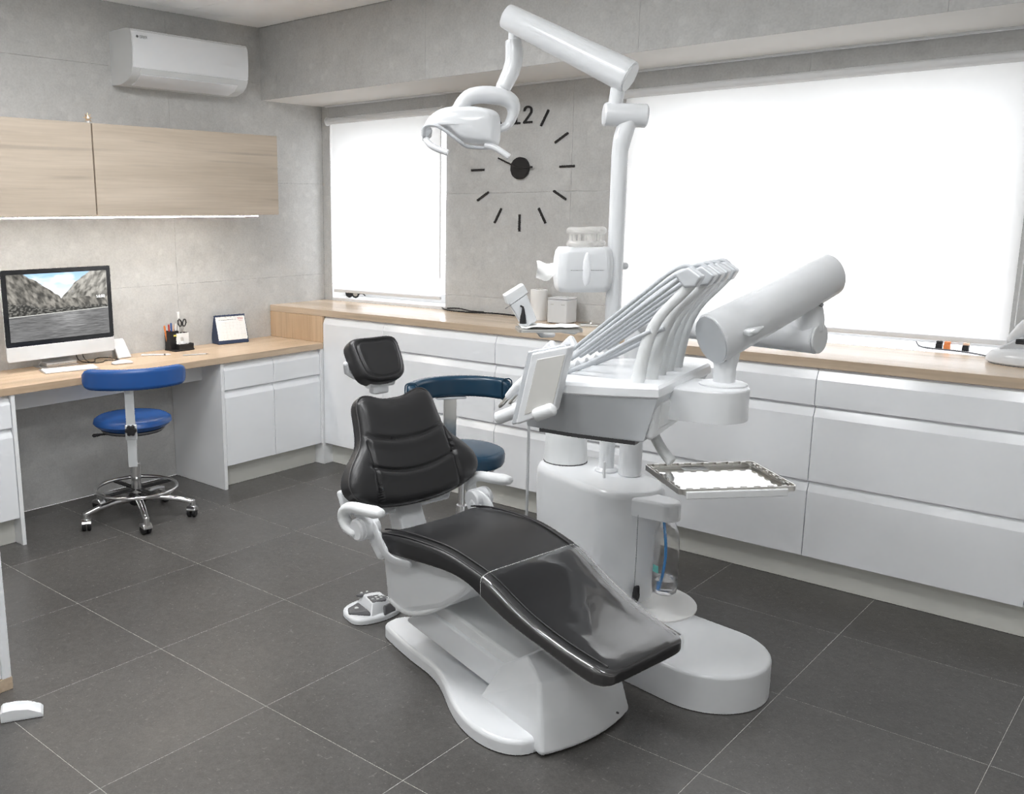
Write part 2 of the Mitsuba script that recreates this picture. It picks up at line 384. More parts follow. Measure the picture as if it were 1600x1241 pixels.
# windows: sill, frame, mullion, panes
for n, ((a, b), mull) in enumerate(((W1, ()), (W2, (3.10,)))):
    w = add(f'window_{n + 1}', cat(box(a, a + .055, WD - .06, WD, WZ0 + .02, WZ1), box(b - .055, b, WD - .06, WD, WZ0 + .02, WZ1), box(a, b, WD - .06, WD, WZ1 - .055, WZ1), box(a, b, WD - .06, WD, WZ0 + .02, WZ0 + .075),
                                   *[box(x - .03, x + .03, WD - .06, WD, WZ0 + .07, WZ1 - .05) for x in mull]), 'm_white_board', kind='structure')
    add('sill', box(a, b, 0.0, 0.3, WZ0 - .02, WZ0 + 0.02 if n == 0 else WZ0 + .002, .003), 'm_white_board', w)
    xs = [a + .055, *[v for x in mull for v in (x - .03, x + .03)], b - .055]
    for x0, x1 in zip(xs[::2], xs[1::2]):
        add('pane', trimesh.Trimesh([(x0, WD - .03, WZ0 + .075), (x1, WD - .03, WZ0 + .075), (x1, WD - .03, WZ1 - .055), (x0, WD - .03, WZ1 - .055)], [(0, 1, 2), (0, 2, 3)], process=False), 'm_pane', w, smooth=False)

# ------------------------------------------------------------------ roller blinds
def blind(x0, x1, fx0, fx1, zr, zb, label):
    t = thing('roller_blind', label, 'roller blind', )
    add('tube', cyl((x0 + .012, -.042, zr), (x1 - .012, -.042, zr), .021), 'm_white_board', t)
    for s, x in ((-1, x0), (1, x1)): add('end_cap', cyl((x, -.042, zr), (x - s * .012, -.042, zr), .027), 'm_white_board', t)
    for x in (x0 + .02, x1 - .02): add('bracket', box(x - .008, x + .008, -.042, 0, zr - .02, zr + .02), 'm_white_board', t)
    v = [(fx0, -.030, zb), (fx1, -.030, zb), (fx1, -.030, zr), (fx0, -.030, zr)]
    add('fabric', trimesh.Trimesh(v, [(0, 1, 2), (0, 2, 3)], process=False), 'm_blind', t, smooth=False)
    add('hem_bar', box(fx0, fx1, -.037, -.023, zb - .016, zb + .004, .003), 'm_white_board', t)
    return t
b1 = blind(0.093, 1.087, 0.128, 1.064, 2.158, 1.062, 'white roller blind pulled down over the narrow window beside the clock')
add('chain', tube([(1.075, -.055, 2.14), (1.078, -.058, 1.6), (1.076, -.055, 1.18)], .003, 6), 'm_white_board', b1)
b2 = blind(2.235, 4.06, 2.265, 4.005, 2.148, 1.056, 'wide white roller blind pulled down over the big window')
add('chain', tube([(4.025, -.055, 2.12), (4.030, -.058, 1.6), (4.026, -.055, 1.12)], .003, 6), 'm_white_board', b2)

# ------------------------------------------------------------------ wall cabinets, air conditioner, clock
for k, (y0, y1, lb) in enumerate(((-0.7012, -1.904, 'pale oak wall cabinet with a plain lift-up front, the one nearer the corner'), (-1.909, -3.11, 'pale oak wall cabinet cut by the left edge of the picture'))):
    t = thing('wall_cabinet', lb, 'cabinet', 'wall cabinets over the desk')
    add('body', box(0.002, .338, y1 + .001, y0 - .001, 1.574, 2.015, .001), 'm_oak_pale', t)
    add('door', box(.340, .360, y1 + .0015, y0 - .0015, 1.5626, 2.017, .0015), 'm_oak_pale', t)
t = thing('light_strip', 'slim glowing light strip under the wall cabinets', 'lamp')
add('profile', box(.305, .338, -3.10, -0.84, 1.558, 1.573, .001), 'm_alu', t)
q = trimesh.Trimesh([(.308, -3.095, 1.5575), (.336, -3.095, 1.5575), (.336, -.845, 1.5575), (.308, -.845, 1.5575)], [(0, 2, 1), (0, 3, 2)], process=False)
add('diffuser', box(.307, .3365, -3.098, -.843, 1.551, 1.558, .0005), 'm_white_board', t, emitter={'type': 'area', 'radiance': rgb(STRIP_POWER, STRIP_POWER * 0.94, STRIP_POWER * 0.86)})
t = thing('star_ornament', 'small gold and white star ornament on top of the wall cabinets', 'ornament')
star = []
for k in range(8):
    a = k * math.pi / 4
    star.append(tube([(.31, -1.897, 2.046), (.31 + .004 * (k % 2), -1.897 + .024 * math.cos(a), 2.046 + .024 * math.sin(a))], [.005, .001], 6))
add('rays', cat(star), 'm_gold', t)
add('core', cat(trimesh.creation.icosphere(subdivisions=2, radius=.008).apply_translation((.312, -1.897, 2.046)), cyl((.31, -1.897, 2.017), (.31, -1.897, 2.03), .006)), 'm_white_paper', t)

ac = thing('air_conditioner', 'white split air conditioner high on the concrete wall', 'air conditioner')
Y0, Y1 = -1.560, -0.785
prof = [(0.0, 2.535), (0.17, 2.535), (0.205, 2.526), (0.216, 2.50), (0.219, 2.42), (0.213, 2.345), (0.195, 2.300), (0.16, 2.272), (0.10, 2.256), (0.0, 2.258)]
def prism_y(pr, y0, y1):
    R = [np.array([(x, y, z) for x, z in pr]) for y in (y0, y1)]
    m = loft(R); m.invert() if m.volume < 0 else None
    return m
add('body', prism_y(prof, Y0, Y1), 'm_shell_matt', ac, smooth=40)
fp = [(0.200, 2.5285), (0.2195, 2.503), (0.2225, 2.42), (0.2165, 2.347), (0.211, 2.334), (0.205, 2.336), (0.205, 2.52)]
add('front_panel', prism_y(fp, Y0 + .004, Y1 - .004), 'm_white_gloss', ac, smooth=40)
add('air_flap', prism_y([(0.200, 2.300), (0.165, 2.270), (0.105, 2.2525), (0.105, 2.256), (0.163, 2.274), (0.196, 2.304)], Y0 + .055, Y1 - .07), 'm_white_gloss', ac, smooth=40)
add('outlet_gap', prism_y([(0.2095, 2.331), (0.200, 2.305), (0.197, 2.306), (0.206, 2.333)], Y0 + .05, Y1 - .06), 'm_shell_matt', ac)
lg = meshkit.text_mesh('GREE', .014, .001)
add('logo', cat(mv(lg, M4((0, 1, 0), (0, 0, 1), (1, 0, 0), (.2215, -1.515, 2.482))), mv(trimesh.creation.cylinder(radius=.007, height=.001, sections=16), M4((0, 1, 0), (0, 0, 1), (1, 0, 0), (.2222, -1.527, 2.489)))), 'm_dark_plastic', ac, smooth=False, label='small dark maker\'s mark')

ck = thing('wall_clock', 'large black wall clock of separate hour bars around a black disc', 'clock')
CC = np.array([1.614, 0, 1.811])
add('hub', mv(cyl((0, 0, 0), (0, 0, .022), .060, 48), M4((1, 0, 0), (0, 0, 1), (0, -1, 0), CC)), 'm_black', ck)
for h in range(1, 12):
    a = math.radians(90 - 30 * h); d = np.array([math.cos(a), 0, math.sin(a)]); nrm = np.array([-d[2], 0, d[0]])
    m = box(-.047, .047, -.006, .006, 0, .008, .001)
    add('hour_bar', mv(m, M4(d, nrm, (0, -1, 0), CC + d * .300 + np.array([0, -.0005, 0]))), 'm_black', ck)
tm = meshkit.text_mesh('12', .092, .008); tm.apply_translation((-tm.bounds.mean(0)[0], -.046, 0))
add('numeral', mv(tm, M4((1, 0, 0), (0, 0, 1), (0, -1, 0), CC + np.array([0.0, -.0005, .285]))), 'm_black', ck, smooth=False)
for ang, L, w, back in ((157, .155, .008, .0), (2, .092, .010, .0), (186, .0, .006, .0)):
    if L <= 0: continue
    a = math.radians(ang); d = np.array([math.cos(a), 0, math.sin(a)]); nrm = np.array([-d[2], 0, d[0]])
    add('hand', mv(box(0, L, -w / 2, w / 2, 0, .004, .001), M4(d, nrm, (0, -1, 0), CC + np.array([0, -.0225, 0]))), 'm_black', ck)

# ------------------------------------------------------------------ desk and counter
YB = -0.4926
t = thing('desk', 'long oak desk top along the concrete wall, carrying the monitor', 'desk')
add('board', box(0.001, .503, -3.9, YB - .001, .7423, .7793, .0015), 'm_oak_desk', t)
add('riser', box(0.001, .500, YB, YB + .018, .7793, .9435, .001), 'm_oak_upright', t, label='upright oak panel between desk and counter')
t = thing('counter', 'long oak counter top under the windows', 'counter')
add('board', box(0.001, 5.03, -.4931, -.001, .944, .984, .002), 'm_oak_counter', t)

GRIP = [(0.0, 0.0), (0.0, -.045), (-.013, -.008), (-.013, 0)]   # not used directly; see front()
def front_prof(h):
    """(depth, height) outline of a front whose top 45 mm lean back as a grip"""
    return [(.0225, 0), (.0225, h), (.0195, h), (.0185, h - .004), (0, h - .044), (0, .0006), (.0006, 0)]
def front_x(x0, x1, z0, z1, y):       # front facing -y
    P = front_prof(z1 - z0)
    R = [np.array([(x, y + d, z0 + h) for d, h in P]) for x in (x0, x1)]
    m = loft(R); m.invert() if m.volume < 0 else None
    return m
def front_y(y0, y1, z0, z1, x):       # front facing +x
    P = front_prof(z1 - z0)
    R = [np.array([(x - d, y, z0 + h) for d, h in P]) for y in (y0, y1)]
    m = loft(R); m.invert() if m.volume < 0 else None
    return m

g = .0016
BX = [.520, 1.0115, 1.8205, 2.6295, 3.4385, 4.2300, 5.0]
t = thing('tall_door_cabinet', 'white base cabinet with one full-height door at the corner, beside the desk', 'cabinet')
add('body', box(BX[0] - .018, BX[1] - .0005, YB + .023, -.002, .138, .943, .0005), 'm_white_board', t)
add('door', front_x(BX[0] - .016, BX[1] - g, .1395, .9405, YB), 'm_white_gloss', t, smooth=10)
DL = {1: 'white three-drawer base cabinet behind the dental chair headrest', 2: 'white three-drawer base cabinet behind the dental chair back and instrument console', 3: 'white three-drawer base cabinet behind the steel instrument tray',
      4: 'white three-drawer base cabinet in the right foreground, widest drawer fronts in view', 5: 'white base cabinet cut off at the right edge of the picture'}
for k in range(1, 6):
    x0, x1 = BX[k], BX[k + 1]
    t = thing('drawer_cabinet', DL[k], 'cabinet', 'drawer cabinets under the counter')
    add('body', box(x0 + .0005, x1 - .0005, YB + .023, -.002, .138, .943, .0005), 'm_white_board', t)
    for z0, z1 in ((.1395, .4655), (.4695, .7855), (.7895, .9405)):
        add('drawer', front_x(x0 + g, x1 - g, z0, z1, YB), 'm_white_gloss', t, smooth=10)
t = thing('plinth', 'pale kickboard under the counter cabinets along the floor', 'plinth')
add('board', box(.4995, 5.0, -.4258, -.41, .001, .137, .001), 'm_plinth', t)
t = thing('corner_post', 'white filler post in the corner between desk and counter cabinets', 'filler post')
add('upright', box(.4055, .4990, YB - .010, -.410, .001, .7415, .001), 'm_white_board', t)
add('filler', box(.470, .4990, YB - .021, YB - .0105, .138, .7415, .001), 'm_white_board', t)

XF = .4906
t = thing('desk_cabinet', 'white desk cabinet with two drawers over two doors, near the corner', 'cabinet')
add('body', box(.004, XF - .023, -1.2525, -.516, .138, .7415, .0005), 'm_white_board', t)
add('side_panel', box(.004, XF, -1.276, -1.2535, .0005, .7415, .001), 'm_white_board', t)
for y0, y1 in ((-1.2525, -.890), (-.888, -.515)):
    add('drawer', front_y(y0 + g / 2, y1 - g / 2, .5850, .7400, XF), 'm_white_gloss', t, smooth=10)
    add('door', front_y(y0 + g / 2, y1 - g / 2, .1395, .5810, XF), 'm_white_gloss', t, smooth=10)
add('kickboard', box(.405, .425, -1.2525, -.5035, .001, .137, .001), 'm_plinth', t)
t = thing('desk_cabinet', 'white desk cabinet at the left picture edge, drawer over door', 'cabinet')
add('body', box(.004, XF - .023, -3.2, -2.4975, .138, .7415, .0005), 'm_white_board', t)
add('side_panel', box(.004, XF + .006, -2.4965, -2.477, .0005, .7415, .001), 'm_white_board', t)
add('drawer', front_y(-2.86, -2.499, .5850, .7400, XF), 'm_white_gloss', t, smooth=10)
add('door', front_y(-2.86, -2.499, .1395, .5810, XF), 'm_white_gloss', t, smooth=10)
add('kickboard', box(.405, .425, -3.2, -2.4975, .001, .137, .001), 'm_plinth', t)
t = thing('desk_apron', 'white board hung under the desk top above the knee space', 'apron board')
add('board', box(.295, .313, -2.4765, -1.2765, .628, .7415, .001), 'm_white_board', t)

t = thing('side_cabinet', 'white cabinet on an oak plinth, cut off at the left edge in the foreground', 'cabinet')
add('body', box(1.2, 1.776, -3.95, -3.176, .045, .86, .001), 'm_white_board', t)
add('door', box(1.778, 1.797, -3.95, -3.205, .047, .86, .0015), 'm_white_gloss', t)
add('edge_panel', box(1.19, 1.799, -3.2035, -3.172, .044, .86, .0015), 'm_white_gloss', t)
add('plinth', box(1.2, 1.800, -3.95, -3.170, .0005, .044, .001), 'm_oak_counter', t, label='oak plinth')
# ------------------------------------------------------------------ dental chair: built in its own frame (x to the feet, y to the windows)
CH = rotz(-8.5, (3.38, -2.11, 0))
def addc(name, mesh, m, parent, smooth=35, **kw): return add(name, mv(mesh, CH), m, parent, smooth, **kw)
ch = thing('dental_chair', 'reclined dental patient chair with black leather cushions on a white base', 'dental chair')
half = [(-.945, .0), (-.930, .050), (-.870, .078), (-.690, .115), (-.600, .128), (-.500, .160), (-.384, .225), (-.290, .270), (-.200, .292), (-.110, .285), (-.045, .235), (-.030, .12), (-.03, .0)]
sm_ = spl(half, 60)
out = np.vstack([sm_[::-1], (sm_ * [1, -1])[1:-1]])
if sg.Polygon(out).exterior.is_ccw is False: out = out[::-1]
addc('base_plate', poly_extrude(out, .004, .050, .016, 4), 'm_shell', ch, 50)
def bowed(s0, hw, z, bow, n=9): return [(s0 + bow * (1 - (2 * k / (n - 1) - 1) ** 2), hw * (2 * k / (n - 1) - 1), z) for k in range(n)]
ped = bowed(-.012, .190, .020, .030) + bowed(-.030, .178, .10, .028) + bowed(-.062, .150, .196, .026) + [(-.145, s * .110, .226) for s in (-1, 1)] + [(-.30, s * .135, .045) for s in (-1, 1)] + [(-.255, s * .100, .150) for s in (-1, 1)]
addc('foot_cover', rhull(ped, .016), 'm_shell', ch, 40)
addc('screw', cyl((.020, .115, .0435), (.0265, .116, .0432), .0035, 12, .0005), 'm_dark_plastic', ch)
def slab_prism(P, hw, r): return rhull([(s, sgn * (hw - r), z) for s, z in P for sgn in (-1, 1)], r)
addc('lift_arm', slab_prism([(-.690, .190), (-.560, .248), (-.200, .190), (-.230, .135)], .100, .012), 'm_shell_matt', ch, 40)
addc('lift_arm_skirt', slab_prism([(-.720, .150), (-.60, .215), (-.215, .150), (-.25, .07)], .112, .010), 'm_shell', ch, 40)
sk = [(-.772, .425), (-.772, .235), (-.705, .222), (-.620, .240), (-.480, .322), (-.395, .390), (-.350, .430)]
addc('seat_shell', rhull([(s, sg_ * (.155 if z > .3 else .135), z) for s, z in sk for sg_ in (-1, 1)], .022), 'm_shell', ch, 40)
rim = [(-.775, .232), (-.705, .215), (-.620, .233), (-.480, .316), (-.375, .402)]
for sg_ in (-1, 1): addc('seat_shell_rim', tube(spl([(s + .006, sg_ * .156, z - .006) for s, z in rim], 24), .009, 8), 'm_shell_matt', ch, 60)

SS = [-.745, -.63, -.50, -.39, -.30, -.22, -.12, 0, .10, .19]
_top = CubicSpline(SS, [.505, .529, .537, .533, .515, .492, .440, .392, .366, .352])
_bot = CubicSpline(SS, [.432, .438, .450, .456, .443, .404, .365, .333, .304, .290])
_wid = CubicSpline([-.745, -.6, -.4, -.22, 0, .19], [.238, .240, .233, .223, .206, .191])
def seat_ring(s, grow=0.0, shrink=1.0, n=56, dt=None):
    a = np.arange(n) * 2 * np.pi / n + np.pi / n
    e = 0.30
    w, zt, zb = float(_wid(s)), float(_top(s)), float(_bot(s))
    t = np.sign(np.cos(a)) * np.abs(np.cos(a)) ** e; z = np.sign(np.sin(a)) * np.abs(np.sin(a)) ** (e * 1.2)
    zc, hh = (zt + zb) / 2, (zt - zb) / 2
    tt = t * (w * shrink + grow); zz = zc + z * (hh * (1 - (1 - shrink) * 2.2) + grow)
    hip = math.exp(-((s + .70) / .14) ** 2) * .018 + .004
    zz = zz - np.where(z > 0.55, hip * (1 - (tt / w) ** 2), 0) 
    return np.column_stack([np.full(n, s), tt, zz])
def seat_loft(s0, s1, n, grow=0):
    S = np.linspace(s0, s1, n); R = []
    for k, d in ((0, .72), (.004, .84), (.012, .93), (.024, .98)): 
        q = seat_ring(s0 + k, grow, d); R.append(q)
    R += [seat_ring(s, grow) for s in S[1:-1] if s0 + .03 < s < s1 - .045]
    for k, d in ((.040, .99), (.022, .955), (.010, .90), (.003, .83), (0, .74)): R.append(seat_ring(s1 - k, grow, d))
    m = loft(R); m.invert() if m.volume < 0 else None
    return m
addc('seat_cushion', seat_loft(-.765, .205, 60), 'm_leather', ch, 60)
for sg_ in (-1, 1):
    for k, off in ((0, .012), (1, .036)):
        P = [(s, sg_ * (float(_wid(s)) - off), float(_top(s)) + (.0000 if k else -.0075)) for s in np.linspace(-.735, .185, 40)]
        addc('seam', tube(P, .0030, 6), 'm_welt', ch, 60)

# backrest: outline in (across, along) of its own reclined plane
bh = [(0, .196), (.05, .199), (.10, .214), (.140, .216), (.168, .196), (.178, .150), (.186, .095), (.203, .045), (.245, -.002), (.286, -.050), (.299, -.092), (.288, -.124), (.245, -.156), (.165, -.180), (.08, -.191), (0, -.194)]
bs = spl(bh, 90); bo = np.vstack([bs[::-1], (bs * [-1, 1])[1:-1]])
if not sg.Polygon(bo).exterior.is_ccw: bo = bo[::-1]
def backbulge(x, y, rho):
    c = .028 * (np.abs(x) / .3) ** 2 * (y < .2)
    g = 0
    for y0, k in ((.040, .9), (-.075, .9)):
        d = y - (y0 + 1.1 * x * x * k); inside = 1 / (1 + np.exp((np.abs(x) - (.185 if y0 > 0 else .20)) / .006))
        g = g - .010 * np.exp(-(d / .0060) ** 2) * inside + .004 * np.exp(-((d + .022) / .016) ** 2) * inside
    xs = .178 + .30 * np.clip(-y + .03, 0, 1) * .18
    side = np.exp(-((np.abs(x) - xs) / .006) ** 2) * (y < .055)
    return c + g - .011 * side
bc = np.array([-.875, 0, .727]); _d = np.array([-.165, 0, .380]); _d /= np.linalg.norm(_d)
BKM = M4((0, 1, 0), _d, np.cross((0, 1, 0), _d), bc)
BKM = BKM if BKM[0, 2] > 0 else M4((0, -1, 0), _d, np.cross((0, -1, 0), _d), bc)
pb = pillow(bo, (0, -.03), .042, .035, 46, 7.0, backbulge)
addc('backrest_cushion', mv(pb, BKM), 'm_leather', ch, 60)
bp = np.column_stack([offset(bo, -.010), np.full(len(bo), .006)])
def back_pt(x, y, z): return (BKM @ np.array([x, y, z, 1]))[:3]
edge = [back_pt(x, y, .004 + .028 * (abs(x) / .3) ** 2) for x, y in offset(bo, -.001)]
addc('backrest_welt', tube(edge + edge[:1], .0035, 6), 'm_welt', ch, 60)
bsh = pillow(offset(bo, -.034), (0, -.03), .010, .030, 10)
bsh.apply_translation((0, 0, -.046))
addc('backrest_shell', mv(bsh, BKM), 'm_shell', ch, 50)
addc('backrest_stem', rhull([(-.800, y, .40) for y in (-.05, .05)] + [(-.860, y, .40) for y in (-.05, .05)] + [(-.915, y, .64) for y in (-.045, .045)] + [(-.945, y, .64) for y in (-.045, .045)], .010), 'm_shell', ch, 40)
addc('back_frame', rhull([(-.905, y, .560) for y in (-.255, .255)] + [(-.870, y, .515) for y in (-.20, .20)] + [(-.925, y, .600) for y in (-.255, .255)] + [(-.890, y, .520) for y in (-.20, .20)], .012), 'm_shell', ch, 40)

# headrest
ho = spl(np.array([(.0, .088), (.085, .086), (.108, .070), (.112, .03), (.106, -.03), (.092, -.068), (.055, -.088), (0, -.093), (-.055, -.088), (-.092, -.068), (-.106, -.03), (-.112, .03), (-.108, .070), (-.085, .086)]), 90, True)
if not sg.Polygon(ho).exterior.is_ccw: ho = ho[::-1]
hd = np.array([-.080, 0, .132]); hd /= np.linalg.norm(hd)
HM = M4((0, -1, 0), hd, np.cross((0, -1, 0), hd), (-1.035, 0, 1.040))
if HM[0, 2] < 0: HM = M4((0, 1, 0), hd, np.cross((0, 1, 0), hd), (-1.035, 0, 1.040))
hp = pillow(ho, (0, 0), .030, .040, 24, 9.0, lambda x, y, r: -.008 * np.exp(-((r - .80) / .035) ** 2) - .006 * (1 - (x / .1) ** 2) * (r < .8))
addc('headrest_cushion', mv(hp, HM), 'm_leather', ch, 60)
addc('headrest_shell', mv(pillow(offset(ho, -.018), (0, 0), .008, .026, 8), HM @ M4(o=(0, 0, -.036))), 'm_shell', ch, 50)
def hpt(x, y, z): return (HM @ np.array([x, y, z, 1]))[:3]
addc('headrest_bracket', cat(rbox(-1.045, -1.005, -.035, .035, .915, .985, .010), cyl((-1.020, -.060, .962), (-1.020, .060, .962), .022, 24)), 'm_shell', ch, 40)
addc('headrest_lever', tube([(-1.075, -.075, .985), (-1.085, -.10, 1.0), (-1.075, -.115, 1.03)], [.016, .014, .010], 12, dome=1), 'm_shell', ch, 60)

# armrests
for sg_ in (-1, 1):
    y = sg_ * .300
    pad = [(-.775, y, .505), (-.825, y, .518), (-.842, y, .555), (-.812, y, .586), (-.750, y, .598), (-.690, y, .604), (-.640, y, .610)]
    k = addc('armrest_pad', tube(spl(pad, 40), np.interp(np.linspace(0, 1, 40), [0, .3, .6, .9, 1], [.017, .020, .019, .0215, .016]), 18, up=(0, 1, 0), ell=1.25, dome=.7), 'm_shell_matt', ch, 60)
    addc('armrest_joint', cat(cyl((-.762, y - sg_ * .075, .520), (-.762, y + sg_ * .012, .520), .038, 32, .006), cyl((-.762, y - sg_ * .012, .520), (-.762, y - sg_ * .006, .520), .040, 32, .001)), 'm_shell', ch, 40)
    addc('armrest_link', cat(tube(spl([(-.758, y - sg_ * .050, .540), (-.715, y - sg_ * .040, .520), (-.680, y - sg_ * .040, .470), (-.650, y - sg_ * .055, .436), (-.600, y - sg_ * .09, .424)], 24), .020, 14, up=(0, 1, 0), ell=.35, dome=.5),
                             rhull([(-.755, y - sg_ * .062, .515), (-.690, y - sg_ * .062, .455), (-.715, y - sg_ * .062, .430), (-.770, y - sg_ * .062, .490)], .016)), 'm_shell', ch, 50)

# clear plastic cover over the foot end
fm = thing('protective_film', 'crinkled clear plastic cover pulled over the foot end of the dental chair', 'plastic cover')
S = np.r_[np.linspace(-.245, .160, 46), [.172, .184, .193, .200, .2045, .2075]]
R = []
for s in S:
    k = .2075 - s; d = 1.0 if k > .045 else float(np.interp(k, [0, .004, .012, .024, .045], [.80, .87, .925, .965, 1.0]))
    q = seat_ring(min(s, .19), .0045, d, 72); q[:, 0] = s + .003
    keep = np.r_[np.arange(66, 72), np.arange(0, 42)]       # right side, top and left side; open below
    R.append(q[keep])
fv = np.array(R)
npts = fv.reshape(-1, 3)
wr = (meshkit.fbm(npts * [14, 30, 14], 3, 5) - .5) * .004 + (meshkit.fbm(npts * [5, 7, 5], 2, 9) - .5) * .010
up_ = np.clip((npts[:, 2] - np.array([float(_bot(min(s, .19))) for s in npts[:, 0]])) / .07, 0, 1)
_tw = np.abs(npts[:, 1]) / np.array([float(_wid(min(s, .19))) for s in npts[:, 0]])
npts[:, 2] += (np.abs(wr) * np.clip(1 - _tw ** 4, 0, 1) + .0008) * up_
fmesh = loft([r for r in npts.reshape(fv.shape)], cap=False, closed=False)
add('sheet', mv(fmesh, CH), 'm_film', fm, True)
rim_ = npts.reshape(fv.shape)[0]
add('hem', mv(tube(rim_, .0006, 5), CH), 'm_disc', fm, 60)

# foot control
FC = rotz(72, (2.282, -1.916, 0)) @ np.diag([.92, .92, .95, 1])
fc = thing('foot_control', 'white foot control with dark rubber pedals on the floor beside the chair base', 'foot control')
fo = spl(np.array([(-.130, -.015), (-.118, -.075), (-.05, -.098), (.05, -.085), (.13, -.03), (.14, .05), (.08, .10), (-.03, .105), (-.115, .055)]), 60, True)
if not sg.Polygon(fo).exterior.is_ccw: fo = fo[::-1]
add('base', mv(poly_extrude(fo, .003, .026, .012, 4), FC), 'm_shell', fc, 50)
add('sole', mv(poly_extrude(offset(fo, -.004), 0, .004), FC), 'm_black', fc)
add('arch', mv(rhull([(-.045, -.075, .020), (-.030, .075, .020), (.10, -.045, .020), (.105, .060, .020), (-.025, -.05, .062), (-.012, .055, .062), (.05, -.03, .062), (.055, .04, .062)], .008), FC), 'm_shell', fc, 40)
pd = add('pedal', mv(rhull([(-.115, -.012, .030), (-.050, -.066, .030), (-.048, .040, .030), (-.10, .022, .030), (-.055, -.055, .040), (-.055, .03, .040)], .007), FC), 'm_dark_plastic', fc, 40, label='black rubber press pedal')
add('dot', mv(cyl((-.080, -.006, .040), (-.080, -.006, .0452), .009, 20, .001), FC), 'm_fog_button', pd)
pd = add('button_field', mv(rhull([(-.020, -.045, .066), (-.012, .018, .066), (.035, .012, .066), (.058, -.022, .064), (.040, -.038, .064)], .006), FC), 'm_dark_plastic', fc, 40, label='dark pad with round buttons')
for x, y in ((-.008, -.018), (.010, -.030), (.014, -.008), (.032, -.022), (.034, -.002)):
    add('button', mv(cyl((x, y, .068), (x, y, .0745), .0065, 14, .001), FC), 'm_fog_button', pd)
add('rocker', mv(rhull([(.015, -.086, .026), (.072, -.066, .026), (.020, -.074, .052), (.066, -.056, .052)], .006), FC), 'm_dark_plastic', fc, 40)
pd = add('side_pad', mv(rhull([(-.032, .052, .066), (.03, .052, .064), (-.030, .082, .055), (.02, .082, .055)], .006), FC), 'm_dark_plastic', fc, 40)
for x in (-.018, .010): add('button', mv(cyl((x, .066, .062), (x, .067, .0735), .0065, 14, .001), FC), 'm_fog_button', pd)
add('handle', mv(tube([(.085, -.005, .020), (.110, .010, .075), (.125, .022, .110)], [.007, .008, .006], 8, dome=1), FC), 'm_black', fc, 60)

# ------------------------------------------------------------------ dental unit (same frame as the chair)
du = thing('dental_unit', 'white dental unit on a long rounded foot, standing behind the chair', 'dental unit')
def stadium(c0, c1, r0, r1, n=20):
    a = sg.Point(c0).buffer(r0, quad_segs=n); b = sg.Point(c1).buffer(r1, quad_segs=n)
    return np.array(sg.polygon.orient(a.union(b).convex_hull).exterior.coords)[:-1]
addc('foot', poly_extrude(stadium((-.80, .565), (.042, .560), .19, .205), .003, .130, .012, 4), 'm_shell', du, 50)
addc('swivel_disc', poly_extrude(stadium((-.33, .715), (-.315, .712), .185, .185), .130, .137, .003, 2), 'm_disc', du, 50)
body = stadium((-.715, .765), (-.435, .708), .155, .150)
R = [np.column_stack([offset(body, d), np.full(len(body), z)]) for z, d in ((.137, -.030), (.20, -.020), (.32, -.006), (.45, 0), (.545, 0), (.560, -.003), (.570, -.009), (.575, -.018))]
addc('body', loft(R), 'm_shell', du, 50)
addc('seam', tube([(-.318, .640, .15), (-.300, .620, .32), (-.297, .615, .50)], .0015, 6), 'm_seam', du)
addc('turret', cat(lathe([(0, .575), (.0815, .575), (.0865, .580), (.0845, .648), (.0835, .650), (.083, .70), (.078, .709), (0, .709)], (-.775, .770, 0), 48)), 'm_shell_matt', du, 40)
addc('turret_ring', lathe([(.080, .5745), (.0885, .5745), (.0885, .578), (.080, .578)], (-.775, .770, 0), 48), 'm_dark_plastic', du)
br = sg.Point(-.345, .665).buffer(.060).union(sg.Point(-.222, .680).buffer(.048)).convex_hull
addc('bottle_bracket', poly_extrude(br, .492, .560, .014, 4), 'm_shell', du, 50)
addc('hose_flap', rhull([(-.312, .630, .155), (-.308, .645, .155), (-.302, .625, .215), (-.300, .640, .215), (-.292, .632, .185)], .006), 'm_black', du)
addc('spring_post', cat(cyl((-.515, .69, .575), (-.515, .69, .64), .006, 12)), 'm_shell_matt', du)

wbt = thing('water_bottle', 'clear plastic water bottle with a blue tube hanging under the unit bracket', 'bottle')
c = (-.222, .690, 0)
_o = [(.0, .206), (.030, .204), (.042, .212), (.0455, .235), (.0455, .33), (.0445, .40), (.040, .44), (.030, .468), (.020, .485), (.016, .492)]
addc('bottle', lathe(_o + [(.0148, .492), (.0188, .4845), (.0288, .467), (.0388, .4393), (.0433, .3998), (.0443, .33), (.0443, .2352), (.0410, .2130), (.0300, .2056), (.0, .2075)], c, 40), 'm_bottle', wbt, True)
addc('water', lathe([(.0, .2085), (.030, .207), (.0400, .2145), (.0436, .236), (.0436, .262), (.0, .262)], c, 40), 'm_water', wbt, 40)
addc('tube', tube(spl([(-.238, .688, .488), (-.228, .684, .44), (-.220, .682, .39), (-.222, .684, .32), (-.236, .690, .25), (-.240, .690, .216)], 30), .0050, 10), 'm_tubeblue', wbt, 60)
addc('sticker', rhull([(-.246, .6495, .292), (-.220, .6435, .292), (-.246, .6495, .318), (-.220, .6435, .318)], .0006), 'm_teal', wbt)
addc('cap', cyl((-.222, .690, .479), (-.222, .690, .4915), .021, 24), 'm_shell_matt', wbt)

sr = thing('support_rod', 'thin grey upright rod standing between the navy stool and the dental unit', 'rod')
addc('rod', cyl((-1.193, 1.002, .008), (-1.193, 1.002, .80), .0065, 14, .001), 'm_silver_paint', sr)
addc('base', lathe([(0, .0), (.06, .0), (.06, .005), (.05, .009), (0, .009)], (-1.193, 1.002, 0), 32), 'm_silver_paint', sr)

